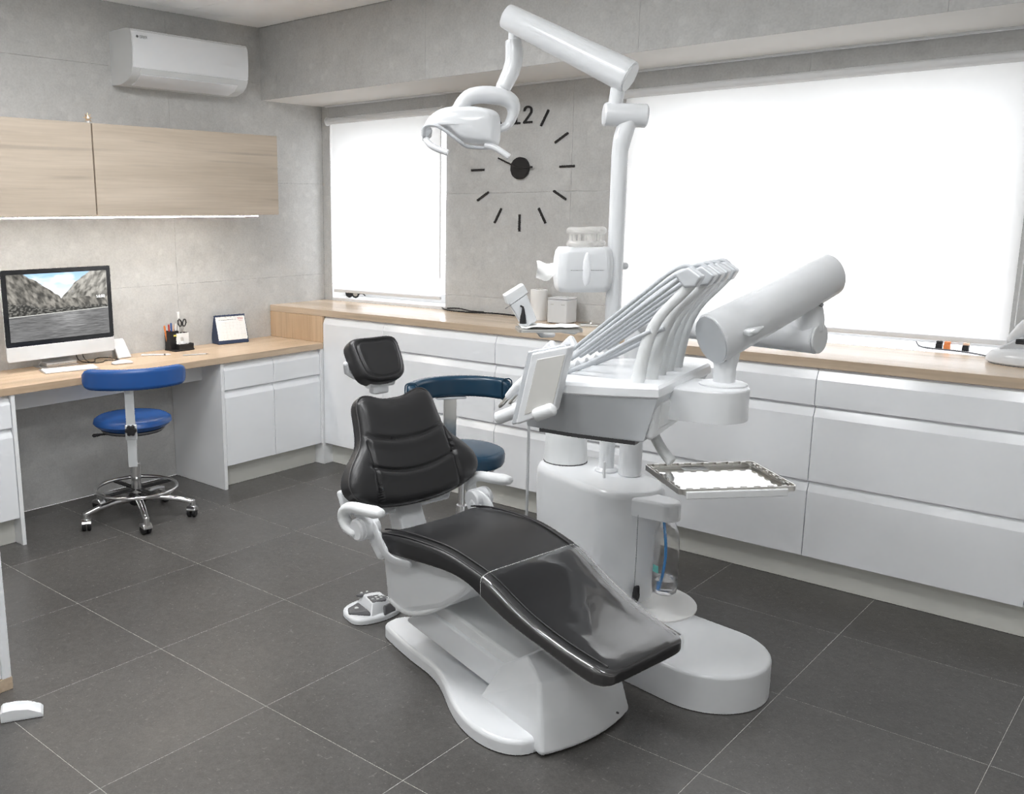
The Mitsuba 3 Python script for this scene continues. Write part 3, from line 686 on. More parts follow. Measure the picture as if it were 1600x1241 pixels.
# operating lamp on its own pole
ol = thing('operating_lamp', 'white operating lamp with handles on a jointed arm over the chair', 'lamp')
addc('pole', cyl((-.572, .775, .575), (-.566, .768, 1.800), .0295, 32, .002), 'm_shell', ol)
addc('pole_collar', lathe([(.0, .574), (.044, .574), (.044, .582), (.036, .592), (.0, .592)], (-.572, .775, 0)), 'm_shell', ol)
for z in (1.42, 1.36): addc('screw', trimesh.creation.icosphere(subdivisions=1, radius=.006).apply_translation((-.548, .757, z)), 'm_shell_matt', ol)
addc('elbow', rhull([(-.566, .768, 1.79), (-.562, .765, 1.83), (-.540, .785, 1.90), (-.555, .778, 1.90)], [.029, .028, .026, .026]), 'm_shell', ol, 40)
J0, J1 = np.array([-.612, .722, 1.922]), np.array([-.505, .838, 1.914])
addc('joint', cyl(J0, J1, .042, 36, .006), 'm_shell', ol)
addc('joint_post', cyl((-.590, .756, 1.930), (-.580, .762, 2.030), .026, 24), 'm_shell', ol)
A0, A1 = np.array([-.548, .765, 2.052]), np.array([-.968, .600, 2.292])
ua = (A1 - A0) / np.linalg.norm(A1 - A0)
arm = tube([A0 - ua * .012, A0, A1, A1 + ua * .020], [.0555, .0575, .0460, .0440], 40)
addc('arm', arm, 'm_shell', ol, 40)
addc('arm_cap', cyl(A0 - ua * .017, A0 - ua * .010, .052, 40, .003), 'm_shell_matt', ol)
addc('arm_screw', trimesh.creation.icosphere(subdivisions=1, radius=.006).apply_translation(A0 + ua * .045 + np.array([.02, -.02, -.052])), 'm_seam', ol)
# head frame: r to the right of the picture plane, d away, z up, in metres about its middle
hr = np.array([math.cos(math.radians(43 + 8.5)), math.sin(math.radians(43 + 8.5)), 0]); hz = np.array([0, 0, 1.0]); hdp = np.cross(hz, hr)
LM = CH @ M4(hr, hdp, hz, (-1.164, .600, 1.931))
def addl(name, mesh, m, parent=ol, smooth=45, **kw): return add(name, mv(mesh, LM), m, parent, smooth, **kw)
k_ = 1 / 408.0
def pp(x, z, d=0.0): return ((x - 740) * k_, d, -(z - 190) * k_)
addl('neck', cat(tube([pp(801, 45), pp(802, 66), pp(802, 78)], [.017, .020, .017], 18), tube(spl([pp(802, 64), pp(804, 82), pp(803, 100), pp(796, 120), pp(787, 138)], 24), [.031, .0355, .0345, .0335, .0310], 24, dome=.2)), 'm_shell')
addl('neck_tip', tube([pp(789, 134), pp(783, 146), pp(775, 160, -.015)], [.0305, .0265, .004], 24), 'm_shell')
yo = [pp(697, 203, -.035), pp(706, 190, -.035), pp(717, 168, -.02), pp(733, 152, -.005), pp(757, 148, 0), pp(782, 151, 0), pp(799, 158, .0), pp(805, 170, .005), pp(802, 186, .01), pp(795, 196, .01), pp(782, 202, .01)]
addl('yoke', tube(spl(yo, 60), np.interp(np.linspace(0, 1, 60), [0, .12, .3, .5, .68, .8, 1], [.022, .026, .031, .034, .030, .020, .015]), 20, up=(0, 1, 0), ell=1.25, dome=.6), 'm_shell', smooth=60)
hb = np.array([(660, 196), (670, 180), (690, 169), (715, 166), (742, 167), (765, 171), (780, 179), (784, 205), (781, 228), (772, 231), (735, 228), (716, 223), (697, 209), (683, 201), (672, 199)], float)
ho2 = np.array([((x - 740) * k_, -(z - 190) * k_) for x, z in hb])
def lens_body(o, d0, d1, mid, inset):
    R = []
    o = spl(o, 72, True)
    if not sg.Polygon(o).exterior.is_ccw: o = o[::-1]
    c = o.mean(0)
    for t in np.linspace(-1, 1, 13):
        f = (1 - abs(t) ** 2.6 * inset)
        q = c + (o - c) * f
        R.append(np.column_stack([q[:, 0], np.full(len(q), mid + (d1 - d0) / 2 * t), q[:, 1]]))
    m = loft(R); m.invert() if m.volume < 0 else None
    return m
addl('head', lens_body(ho2, -.085, .085, 0, .35), 'm_shell', smooth=60)
addl('head_rim', cat(tube(spl([pp(657, 214, -.05), pp(659, 200, -.065), pp(672, 198, -.075), pp(682, 201, -.08), pp(700, 213, -.08), pp(718, 226, -.075), pp(728, 231, -.06), pp(772, 233, -.04)], 40), .0075, 10, up=(0, 1, 0)),
     rhull([pp(656, 206, -.05), pp(658, 220, -.04), pp(669, 206, -.05), pp(668, 214, -.03), pp(664, 196, -.04)], .006)), 'm_shell_grey', smooth=60)
for P in ([pp(661, 218, -.04), pp(666, 226, -.05), pp(678, 234, -.06), pp(696, 241, -.07)], [pp(757, 229, -.05), pp(772, 233, -.06), pp(785, 241, -.07), pp(795, 248, -.075)]):
    hk = addl('handle', tube(spl(P, 18), .0125, 16, dome=.25), 'm_shell', smooth=60)
addl('light_face', lens_body(ho2 * .80 + np.array([0, .0]), 0, .02, .085, .1), 'm_shell_grey', smooth=40)

# instrument delivery: column, two arms, console
ic = thing('instrument_console', 'white instrument console with hoses on a heavy jointed arm', 'dental console')
addc('column', cyl((-.478, .800, .575), (-.478, .800, 1.235), .043, 36, .004), 'm_shell', ic)
addc('lower_arm', cyl((-.478, .800, 1.180), (.222, .781, 1.180), .0495, 40, .004), 'm_shell', ic)
addc('lower_arm_cap', cyl((.222, .781, 1.180), (.230, .781, 1.180), .0475, 40, .002), 'm_shell_matt', ic)
addc('elbow', lathe([(.0, 1.205), (.043, 1.205), (.043, 1.24), (.036, 1.275), (.026, 1.290), (.026, 1.33), (0, 1.33)], (.190, .782, 0)), 'm_shell', ic, 40)
U0, U1 = np.array([.204, .782, 1.357]), np.array([.106, .371, 1.200])
uu = (U0 - U1) / np.linalg.norm(U0 - U1)
ell = tube([U1, U1 + uu * .006, U0, U0 + uu * .058, U0 + uu * .066], [.076, .080, .0700, .068, .062], 44, up=np.cross(uu, (0, 0, 1)), ell=.78)
addc('upper_arm', ell, 'm_shell', ic, 40)
addc('upper_arm_cap', tube([U1 - uu * .004, U1 + uu * .004], .0755, 44, up=np.cross(uu, (0, 0, 1)), ell=.77), 'm_shell_grey', ic, 40)
sd = np.cross(uu, (0, 0, 1)); sd /= np.linalg.norm(sd); sd = sd if sd[0] > 0 else -sd
lv = U1 + uu * .075 + sd * .060
addc('lock_lever', tube([lv, lv + sd * .016, lv + sd * .026 + uu * .014, lv + sd * .028 + uu * .044], [.010, .013, .012, .004], 12), 'm_silver_paint', ic, 60)
for q in (.03, .44): addc('screw', trimesh.creation.icosphere(subdivisions=1, radius=.007).apply_translation(U1 + uu * q + sd * .030 + np.array([0, 0, -.066])), 'm_seam', ic)
IC = rotz(6.7, (CH @ np.array([.106, .371, 0, 1]))[:3])
def addi(name, mesh, m, parent=ic, smooth=35, **kw): return add(name, mv(mesh, IC), m, parent, smooth, **kw)
addi('post', cat(cyl((.029, .053, 1.062), (.029, .053, 1.20), .0325, 32), lathe([(.0325, 1.115), (.040, 1.15), (.040, 1.19), (0, 1.19)], (.029, .053, 0))), 'm_shell', ic)
addi('post_flange', lathe([(0, 1.060), (.070, 1.060), (.070, 1.065), (.060, 1.069), (0, 1.069)], (.029, .045, 0), 48), 'm_shell', ic)
addi('mounting_block', poly_extrude(sg.Polygon([(-.20, -.085), (.01, -.085), (.01, .12), (-.20, .12)]).union(sg.Point(.010, .0175).buffer(.1025, quad_segs=20)), .962, 1.060, .007, 3), 'm_shell', ic, 50)
top = np.array([(-.076, -.214), (-.19, -.262), (-.33, -.302), (-.44, -.275), (-.47, -.08), (-.43, .155), (-.36, .24), (-.20, .305), (-.09, .30)])[::-1]
bot = np.array([(-.112, -.215), (-.20, -.222), (-.34, -.230), (-.490, -.220), (-.53, -.08), (-.48, .13), (-.40, .19), (-.22, .22), (-.14, .20)])[::-1]
def dens(P, n=8): return np.vstack([P[i] + (P[(i + 1) % len(P)] - P[i]) * t for i in range(len(P)) for t in np.linspace(0, 1, n, endpoint=False)])
def ccw(P): return P if sg.Polygon(P).exterior.is_ccw else P[::-1]
top, bot = ccw(top), ccw(bot)
td, bd = dens(top), dens(bot)
def r3(P, z): return np.column_stack([P, np.full(len(P), z)])
addi('console_body', loft([r3(offset(bd, -.004), .913), r3(bd, .918), r3(bd * .25 + td * .75 , 1.020), r3(td * .93 + bd * .07, 1.046)]), 'm_shell_grey', ic, 30)
addi('console_lid', loft([r3(td, 1.047), r3(offset(td, .003), 1.052), r3(offset(td, .001), 1.074), r3(offset(td, -.006), 1.082)]), 'm_shell', ic, 30)
addi('console_end', rhull([(-.100, -.185, 1.035), (-.106, -.185, .930), (-.105, .16, 1.035), (-.13, .12, .930)], .014), 'm_shell', ic, 40)
addi('end_panel', rhull([(-.0905, -.150, 1.018), (-.0965, -.150, .950), (-.0925, -.03, 1.018), (-.099, -.03, .950)], .008), 'm_shell_matt', ic, 40)
addi('console_floor', poly_extrude(offset(ccw(bot), -.035), .893, .914), 'm_dark_plastic', ic)
addi('underside_wing', rhull([(-.50, -.18, .92), (-.60, -.10, .945), (-.56, .10, .94), (-.45, .12, .91), (-.40, -.15, .905)], .010), 'm_shell', ic, 40)
# whips in a row: holder, cap, two hoses each; handpieces at the far end
WB = (-.180, -.097, -.012, .074, .160)
wh = [(-.153, 1.080), (-.140, 1.155), (-.120, 1.231), (-.088, 1.289), (-.040, 1.343), (-.006, 1.383)]
for n, b in enumerate(WB):
    da = (0, .010, .004, -.002, -.004)[n]
    w = addi('hose_holder', tube(spl([(a + da, b, z) for a, z in wh], 30), np.interp(np.linspace(0, 1, 30), [0, .3, .7, 1], [.0205, .0185, .0145, .0165]), 16, up=(0, 1, 0), ell=.80), 'm_shell_matt', ic, 60)
    addi('cap', rhull([(-.046 + da, b + s, 1.402) for s in (-.013, .013)] + [(-.016 + da, b + s, 1.415) for s in (-.013, .013)] + [(.013 + da, b + s, 1.396) for s in (-.013, .013)] + [(-.022 + da, b + s, 1.374) for s in (-.013, .013)] + [(.002 + da, b + s, 1.376) for s in (-.013, .013)], .008), 'm_shell_grey', w, 40)
    hose = spl([(.004 + da, b + .010, 1.395), (-.020 + da, b + .010, 1.4235), (-.055 + da, b + .008, 1.418), (-.120, b * .97, 1.368), (-.240, b * .90, 1.270), (-.385, b * .82, 1.150)], 40)
    addi('hose', tube(hose, .0062, 10), 'm_grey_hose', w, 60)
    addi('hose', tube(spl([(-.040 + da, b - .008, 1.392), (-.120, b * .97 - .008, 1.328), (-.240, b * .90 - .006, 1.236), (-.380, b * .82 - .004, 1.128)], 30), .0075, 10), 'm_grey_hose', w, 60)
    if n in (0, 1, 3):
        addi('hose', tube(spl([(-.115 + da, b - .012, 1.238), (-.20, b * .95 - .012, 1.190), (-.290, b * .88 - .012, 1.135), (-.385, b * .82 - .010, 1.088)], 30), .0070, 10), 'm_grey_hose', w, 60)
for n, b in enumerate(WB):
    y = b * .82 - .012
    h = addi('handpiece', tube(spl([(-.385, y, 1.100), (-.440, y, 1.090), (-.505, y, 1.062), (-.560, y, 1.020), (-.592, y, .985)], 30), np.interp(np.linspace(0, 1, 30), [0, .5, 1], [.017, .0205, .0125]), 16, dome=.3), 'm_shell', ic, 60)
    addi('nozzle', tube([(-.588, y, .990), (-.610, y, .962), (-.622, y, .950)], [.0085, .0075, .006], 12, dome=.6), 'm_steel', h, 60)
    addi('rest', rhull([(-.45, y - .012, 1.045), (-.45, y + .012, 1.045), (-.535, y, 1.005), (-.47, y, .985)], .010), 'm_shell_matt', h, 40)
    if n in (1, 3): addi('head', cat(rhull([(-.45, y - .012, 1.115), (-.45, y + .012, 1.115), (-.50, y, 1.135), (-.475, y, 1.16)], .012)), 'm_shell', h, 40)
addi('grip', cyl((-.605, -.205, .920), (-.490, -.205, .975), .021, 28, .004), 'm_shell', ic)
pc = [(-.405, 1.166), (-.296, 1.195), (-.338, 1.006), (-.452, .952)]
pq = np.array(pc)
cen = pq.mean(0)
pn = add('control_panel', mv(rhull([(a, b, z) for a, z in cen + (pq - cen) * .97 for b in (-.352, -.322)], .006), IC), 'm_shell', ic, 40)
addi('panel_back', rhull([(a - .026, b, z - .004) for a, z in cen + (pq - cen) * 1.02 for b in (-.325, -.300)], .006), 'm_shell_grey', ic, 40)
addi('face', rhull([(a, -.3585, z) for a, z in cen + np.array([.010, .004]) + (pq - cen) * .78], .0016), 'm_pale_pad', pn)
addi('panel_knob', tube([(-.385, -.362, .988), (-.338, -.356, 1.010)], .0200, 24, dome=.6), 'm_shell_matt', ic, 50)
# tray carrier
addi('tray_arm', tube(spl([(-.175, .02, .905), (-.150, .0, .872), (-.115, -.01, .832), (-.095, -.015, .815)], 20), .0165, 18, dome=.3), 'm_shell_matt', ic, 60)
cy_, sy_ = math.cos(math.radians(41.4)), math.sin(math.radians(41.4))
TR = IC @ M4((cy_, sy_, 0), (-sy_, cy_, 0), (0, 0, 1), (-.167 + .5 * .351 * cy_ + .5 * .277 * sy_ + .0, -.054 + .5 * .351 * sy_ - .5 * .277 * cy_, .788))
add('tray_plate', mv(rbox(-.150, .160, -.120, .125, -.010, -.002, .003), TR), 'm_shell_matt', ic, 40)
add('tray_rail', mv(cat(rbox(-.155, .145, -.1445, -.1375, -.012, .010, .003)), TR), 'm_shell_matt', ic, 40)
add('tray_joint', mv(rbox(-.06, .02, .100, .150, -.014, .004, .004), TR), 'm_shell_matt', ic, 40)
it = thing('instrument_tray', 'empty polished steel instrument tray with a notched rim, held beside the console', 'tray')
def frame_mesh(hx, hy, z0, z1, w, r):
    o = sg.Polygon(rrect(2 * hx, 2 * hy, r)); i = sg.Polygon(rrect(2 * hx - 2 * w, 2 * hy - 2 * w, r * .8))
    m = trimesh.creation.extrude_polygon(o.difference(i), z1 - z0, engine='earcut'); m.apply_translation((0, 0, z0)); return m
add('base', mv(poly_extrude(rrect(.335, .260, .012), .0, .002), TR), 'm_mirror_steel', it)
add('rim', mv(frame_mesh(.1745, .1375, .0, .016, .0035, .014), TR), 'm_steel', it)
add('ledge', mv(frame_mesh(.1710, .1340, .009, .0115, .0100, .012), TR), 'm_steel', it)
nt = []
for x in np.linspace(-.14, .14, 8):
    for y in (-.1270, .1270): nt.append(box(x - .009, x + .009, y - .0035, y + .0035, .009, .0165, .001))
for y in np.linspace(-.10, .10, 6):
    for x in (-.1635, .1635): nt.append(box(x - .0035, x + .0035, y - .009, y + .009, .009, .0165, .001))
for m in nt: add('notch_rib', mv(m, TR), 'm_steel', it)

# tissue dispenser on the lamp pole
td_ = thing('tissue_dispenser', 'white rounded tissue dispenser fixed to the lamp pole, tissue sticking out', 'tissue dispenser')
TD = CH @ M4(hr, hdp, hz, (-.655, .690, 1.362))
def barrel(w, d, h, bul):
    R = []
    for z in np.linspace(-1, 1, 15):
        k = 1 - .10 * abs(z) ** 2.2; e = 1 - .06 * max(0, (abs(z) - .88) / .12) ** 2
        q = rrect(w * k * e, d * k * e, .035); R.append(np.column_stack([q, np.full(len(q), z * h / 2)]))
    return loft(R)
add('shell', mv(barrel(.210, .150, .166, .1), TD), 'm_shell', td_, 45)
add('window', mv(lens_body(np.array([(0, .066), (.014, .04), (.018, 0), (.014, -.04), (0, -.062), (-.014, -.04), (-.018, 0), (-.014, .04)]), -.012, .012, -.068, .5), TD), 'm_white_gloss', td_, 60)
add('seam', mv(box(-.060, .062, -.0768, -.0740, -.0012, .0004, .0003), TD), 'm_seam', td_)
add('pole_clamp', mv(tube([(.095, .0, .010), (.150, .005, .010), (.165, .01, .010)], .013, 16, dome=.6), TD), 'm_shell', td_, 50)
add('pole_arm', mv(rbox(.02, .105, .02, .085, -.03, .03, .01), TD), 'm_shell_matt', td_)
ts = trimesh.creation.box((.001, .001, .001))
g0 = np.linspace(0, 1, 10); V, F = [], []
for i, a in enumerate(g0):
    for j, b in enumerate(g0):
        V.append((-.090 - .085 * a, .02 * math.sin(3 * a + 5 * b) * a - .02 * b, .018 + .012 * a * (1 - b) - b * (.020 + .040 * math.sin(a * 2.2)) + .004 * math.sin(9 * a)))
for i in range(9):
    for j in range(9):
        k = i * 10 + j; F += [(k, k + 1, k + 11), (k, k + 11, k + 10)]
add('tissue', mv(trimesh.Trimesh(V, F, process=False), TD), 'm_white_paper', td_, True, label='white paper tissue sticking out')
jm = thing('jaw_model', 'small clear jaw model standing on top of the tissue dispenser', 'dental model')
for s, (x0, w) in enumerate(((-.010, .090), (.048, .055))):
    arch = [(x0 + w / 2 * math.cos(a), -.01 + .035 * s + .038 * math.sin(a), .083 + .012) for a in np.linspace(math.pi, 2 * math.pi, 14)]
    add('lower_gum', mv(tube(arch, .012, 10, ell=1.0), TD), 'm_clear_resin', jm, 60)
    upa = [(x, y, z + .048) for x, y, z in arch]
    add('upper_gum', mv(tube(upa, .014, 10), TD), 'm_clear_resin', jm, 60)
    for k in range(1, 13, 2):
        x, y, z = arch[k]; add('tooth', mv(rhull([(x, y, z + .008), (x, y, z + .038)], [.0065, .0055]), TD), 'm_clear_resin', jm, 60)
# ------------------------------------------------------------------ stools
def stool(label, cx, cy, zs, head, vinyl, base_turn, style):
    """round saddle-free work stool: head = direction (degrees) in which the back support stands from the seat"""
    t = thing('work_stool', label, 'stool', 'wheeled work stools')
    S = rotz(head, (cx, cy, 0))
    def a_(name, mesh, m, parent=t, smooth=45, **kw): return add(name, mv(mesh, S), m, parent, smooth, **kw)
    th = .072 if style == 0 else .066
    R_ = .186
    if style == 0: prof = [(0, -.036), (.10, -.036), (.150, -.034), (.175, -.022), (.198, -.002), (.194, .016), (.172, .030), (.12, .038), (.05, .041), (0, .041)]
    else: prof = [(0, -.036), (.165, -.036), (.180, -.030), (.186, -.018), (.187, .012), (.182, .026), (.165, .034), (.10, .037), (0, .037)]
    a_('seat', lathe([(r, zs + z) for r, z in prof], (0, 0, 0), 56), vinyl, smooth=60)
    a_('seat_plate', lathe([(0, zs - .052), (.150, zs - .050), (.160, zs - .040), (.158, zs - .034), (0, zs - .034)], (0, 0, 0), 40), 'm_dark_plastic' if style == 0 else 'm_chrome')
    a_('gas_column', cat(cyl((0, 0, .165), (0, 0, zs - .045), .0150, 24), cyl((0, 0, .095), (0, 0, .30), .0255, 28)), 'm_chrome')
    a_('hub', lathe([(0, .075), (.036, .078), (.045, .095), (.045, .125), (.030, .140), (0, .14)], (0, 0, 0), 32), 'm_black')
    for k in range(5):
        a = math.radians(base_turn + 72 * k); d = np.array([math.cos(a), math.sin(a), 0])
        lg = a_('leg', tube([d * .03 + [0, 0, .112], d * .12 + [0, 0, .112], d * .22 + [0, 0, .098], d * .285 + [0, 0, .080]], [.020, .019, .0165, .0155], 14, dome=.5, ell=.85), 'm_chrome', smooth=60)
        a_('castor_stem', cyl(d * .284 + [0, 0, .046], d * .284 + [0, 0, .090], .0155, 20), 'm_chrome', lg)
        n = np.array([math.cos(a + 1.9 + k), math.sin(a + 1.9 + k), 0]); e = np.array([-n[1], n[0], 0]); c0 = d * .284 + e * .012 + [0, 0, .0265]
        a_('castor_wheel', cyl(c0 - n * .022, c0 - n * .004, .0265, 24, .004), 'm_black', lg)
        a_('castor_wheel', cyl(c0 + n * .004, c0 + n * .022, .0265, 24, .004), 'm_black', lg)
        hood = [c0 + e * (-.03 * math.cos(q)) + np.array([0, 0, .030 * math.sin(q)]) for q in np.linspace(.25, 2.6, 9)]
        a_('castor_hood', rhull([p + n * s for p in hood for s in (-.021, .021)], .003), 'm_chrome', lg)
    if style == 0:
        a = np.linspace(0, 2 * math.pi, 65)
        a_('foot_ring', tube(np.column_stack([.205 * np.cos(a), .205 * np.sin(a), np.full(65, .168)]), .0095, 10), 'm_chrome', smooth=60)
        for k in range(4):
            d = np.array([math.cos(.6 + k * math.pi / 2), math.sin(.6 + k * math.pi / 2), 0])
            a_('ring_spoke', rbox(-.006, .19, -.016, .016, -.004, .004, .003).apply_transform(M4(d, (-d[1], d[0], 0), (0, 0, 1), d * .012 + np.array([0, 0, .160]))), 'm_black')
        a_('height_lever', tube([(.02, -.06, zs - .058), (.02, -.16, zs - .060), (.02, -.195, zs - .064)], [.006, .006, .009], 10, dome=1), 'm_black')
        x0 = .235
        a_('back_bar', rbox(x0 - .004, x0 + .004, -.022, .022, zs - .185, zs + .225, .003), 'm_silver_paint')
        a_('bar_sleeve', rbox(x0 - .014, x0 + .010, -.028, .028, zs - .045, zs + .030, .005), 'm_silver_paint')
        a_('bar_foot', rbox(.0, x0, -.022, .022, zs - .075, zs - .053, .003), 'm_silver_paint')
        kn = []
        for k in range(6):
            q = k * math.pi / 3; kn.append(cyl((x0 + .010, .019 * math.cos(q), zs + .006 + .019 * math.sin(q)), (x0 + .034, .019 * math.cos(q), zs + .006 + .019 * math.sin(q)), .0095, 12, .002))
        a_('knob', cat(cyl((x0 + .008, 0, zs + .006), (x0 + .035, 0, zs + .006), .021, 24), kn), 'm_black')
        arc = np.linspace(-.86, 1.16, 33); rr, zb_, hh, tt = .262, zs + .258, .052, .024
    else:
        x0 = .190
        a_('back_bar', rbox(x0 - .007, x0 + .007, -.030, .030, zs - .09, zs + .226, .003), 'm_steel')
        a_('bar_foot', rbox(.0, x0, -.030, .030, zs - .095, zs - .055, .003), 'm_silver_paint')
        a_('back_plate', rbox(x0 - .03, x0 + .004, -.07, .07, zs + .220, zs + .2285, .003), 'm_silver_paint')
        arc = np.linspace(-1.42, 1.42, 41); rr, zb_, hh, tt = .192, zs + .276, .047, .026
    R = []
    n = len(arc)
    for i, q in enumerate(arc):
        k = min(i, n - 1 - i); f = (.55, .85, .97)[k] if k < 3 else 1.0
        o = rrect(2 * tt * f, 2 * hh * f, .020 * f, 4)
        bow = rr + (.035 * (abs(q) / 1.42) ** 2 if style else .02 * q * q)
        R.append(np.column_stack([(bow - x_) * math.cos(q) if False else (bow + x_) * math.cos(q) for x_ in o[:, 0]]) if False else np.column_stack([(bow + o[:, 0]) * math.cos(q), (bow + o[:, 0]) * math.sin(q), zb_ + o[:, 1]]))
    m = loft(R); m.invert() if m.volume < 0 else None
    pad = a_('back_pad', m, vinyl, smooth=50)
    if style:
        for q in (arc[1], arc[-2]):
            d = np.array([math.cos(q), math.sin(q), 0]); bow = rr + .035 * (abs(q) / 1.42) ** 2
            o = rrect(2 * tt + .002, 2 * hh + .002, .02, 5); P = [np.array([(bow + x_) * d[0], (bow + x_) * d[1], zb_ + z_]) for x_, z_ in o]
            a_('piping', tube(P + P[:1], .003, 6), vinyl, pad)
    return t
stool('bright blue wheeled stool with a chrome foot ring, at the desk knee space', .545, -1.887, .525, -34, 'm_blue_vinyl', 10, 0)
stool('dark navy wheeled stool with a curved arm support, behind the dental chair', 2.246, -1.303, .525, 146, 'm_navy_vinyl', 20, 1)

# ------------------------------------------------------------------ things on the desk
ZD = .7793
mo = thing('computer_monitor', 'large silver computer monitor with a black bezel showing a fjord picture', 'monitor')
MON = M4((0, 1, 0), (0, 0, 1), (1, 0, 0), (.150, -2.037, 0))        # x right, y up, z towards the room
MON = rotz(0) @ MON
def addm(name, mesh, m, parent=mo, smooth=35, **kw): return add(name, mv(mesh, MON), m, parent, smooth, **kw)
hw, zb_, zt, CT = .303, .838, 1.300, .913
def slab2(pts, z0, z1, e): return poly_extrude(pts + np.array([0, (zb_ + zt) / 2]), z0, z1, e, 2)
addm('back_shell', loft([np.column_stack([q + [0, (zb_ + zt) / 2], np.full(len(q), z)]) for q, z in ((rrect(.30, .16, .05), -.055), (rrect(.56, .40, .03), -.020), (rrect(2 * hw, zt - zb_, .014), -.003), (rrect(2 * hw, zt - zb_, .014), .003))]), 'm_alu', smooth=30)
gl = poly_extrude(rrect(2 * hw, zt - CT, .012) + np.array([0, (zt + CT) / 2]), .003, .0065, .001, 1)
addm('bezel', gl, 'm_black_gloss')
addm('chin', poly_extrude(rrect(2 * hw, CT - zb_, .012) + np.array([0, (CT + zb_) / 2]), .003, .0068, .001, 1), 'm_silver_plate')
SW, S0, S1 = .278, .938, 1.276
def picture(p, n, uv):
    x, y = uv.x, uv.y
    sky_ = mix((.80, .88, .95), (.36, .58, .85), smoothstep(.62, 1.0, y))
    cl = smoothstep(.42, .72, fbm(x * 5 + 2, y * 9, 1.0, octaves=4) + .35 * smoothstep(.85, .60, y))
    col = mix(sky_, (.92, .94, .97), cl)
    h1 = .60 + .42 * dr.power(dr.maximum(1e-4, (.515 - x) / .385), .8) + .05 * (fbm(x * 14, 3.0, 2.0) - .5)
    h2 = .60 + .42 * dr.power(dr.maximum(1e-4, (x - .515) / .33), .8) + .05 * (fbm(x * 12, 8.0, 2.0) - .5)
    t1 = fbm(x * 34 + y * 12, y * 12 - x * 4, 4.0, octaves=5); t2 = fbm(x * 30 - y * 12, y * 12 + x * 4, 9.0, octaves=5)
    m1 = mix((.035, .034, .030), (.36, .34, .30), smoothstep(.15, .95, t1)); m2 = mix((.06, .058, .05), (.52, .50, .45), smoothstep(.12, .88, t2))
    col = dr.select(y < h2, m2, col); col = dr.select(y < h1, m1, col)
    tr = .435 + .05 * fbm(x * 30, 1.0, 6.0) + .30 * dr.maximum(0.0, .42 - x)
    col = dr.select(y < tr, mix((.025, .025, .022), (.16, .155, .14), smoothstep(.40, .68, fbm(x * 60, y * 60, 5.0))), col)
    wl = .365 + .045 * x
    wv = fbm(x * 14, y * 90, 7.0, octaves=3)
    glit = dr.exp(-dr.square((x - .60) / .17)) * smoothstep(.02, .36, y)
    wat = mix((.045, .045, .045), (.33, .33, .33), dr.clip(.25 + .6 * (wv - .35) + .75 * glit * wv, 0, 1))
    col = dr.select(y < wl, wat, dr.select(y < wl + .012, mi.Color3f(.55, .55, .52), col))
    return col * 1.05
sc_v = np.array([(-SW, S0, .0072), (SW, S0, .0072), (SW, S1, .0072), (-SW, S1, .0072)])
scr = mv(trimesh.Trimesh(sc_v, [(0, 1, 2), (0, 2, 3)], process=False), MON)
scene['m_screen'] = {'type': 'twosided', 'bsdf': {'type': 'principled', 'base_color': rgb(.01, .01, .01), 'roughness': .15}}
SCREEN_GAIN = .34
scn = add('screen', scr, 'm_screen', mo, smooth=False, uv=np.array([(0, 0), (1, 0), (1, 1), (0, 1)]), emitter={'type': 'area', 'radiance': proc(lambda p, n, uv: picture(p, n, uv) * SCREEN_GAIN)})
tx = meshkit.text_mesh('16:50', .0135, .0006); tx.apply_translation((-tx.bounds.mean(0)[0] + .236, 1.133, .0074))
addm('clock_text', tx, 'm_white_paper', scn, smooth=False, emitter={'type': 'area', 'radiance': rgb(.6, .6, .6)})
addm('stand', loft([np.column_stack([q, np.full(len(q), 0)])[:, [0, 2, 1]] * [1, 1, 1] + [0, y, z] for q, y, z in ((rrect(.17, .006, .002), .92, -.050), (rrect(.17, .006, .002), .81, -.085), (rrect(.175, .008, .002), ZD + .005, -.110))]), 'm_alu')
addm('foot', rhull([(-.100, ZD + .0036, -.130), (.100, ZD + .0036, -.130), (-.100, ZD + .0036, -.035), (.100, ZD + .0036, -.035)], .0034), 'm_alu')
kb = thing('keyboard', 'slim white computer keyboard in front of the monitor', 'keyboard')
KB = rotz(-12, (.252, -2.060, ZD + .0004))
add('base', mv(hullpts(np.vstack([box(-.055, .058, -.140, .140, 0, .005, .002).vertices, box(-.055, -.045, -.140, .140, 0, .011, .002).vertices])), KB), 'm_alu', kb)
for r_ in range(5):
    for c_ in range(14):
        if r_ == 4 and 3 < c_ < 8: continue
        add('key', mv(box(-.044 + .0195 * r_, -.028 + .0195 * r_, -.133 + .0192 * c_, -.1168 + .0192 * c_, .0095 - .0011 * r_, .0122 - .0013 * r_, .0008), KB), 'm_white_paper', kb)
add('key', mv(box(.034, .050, -.056, .0205, .0047, .0070, .0008), KB), 'm_white_paper', kb)
ms = thing('computer_mouse', 'flat white computer mouse on the desk behind the blue stool', 'mouse')
q = spl(np.array([(-.055, -.022), (-.05, -.028), (.0, -.030), (.05, -.028), (.056, 0), (.05, .028), (0, .030), (-.05, .028), (-.056, 0)]), 48, True)
MS = rotz(80, (.275, -1.765, ZD))
R = [np.column_stack([q * k, np.full(len(q), z) * (1 - .35 * (np.abs(q[:, 0]) / .056) ** 2)]) for k, z in ((.92, .002), (1.0, .006), (.97, .011), (.86, .016), (.62, .0195), (.30, .021), (.05, .0215))]
mm = loft(R); mm.invert() if mm.volume < 0 else None
add('shell', mv(mm, MS), 'm_white_gloss', ms, 60)
hd_ = thing('external_drive', 'small silver external drive lying on the monitor foot', 'external drive')
add('case', rbox(.046, .124, -2.118, -1.945, ZD + .0074, ZD + .030, .006), 'm_alu', hd_, 40)
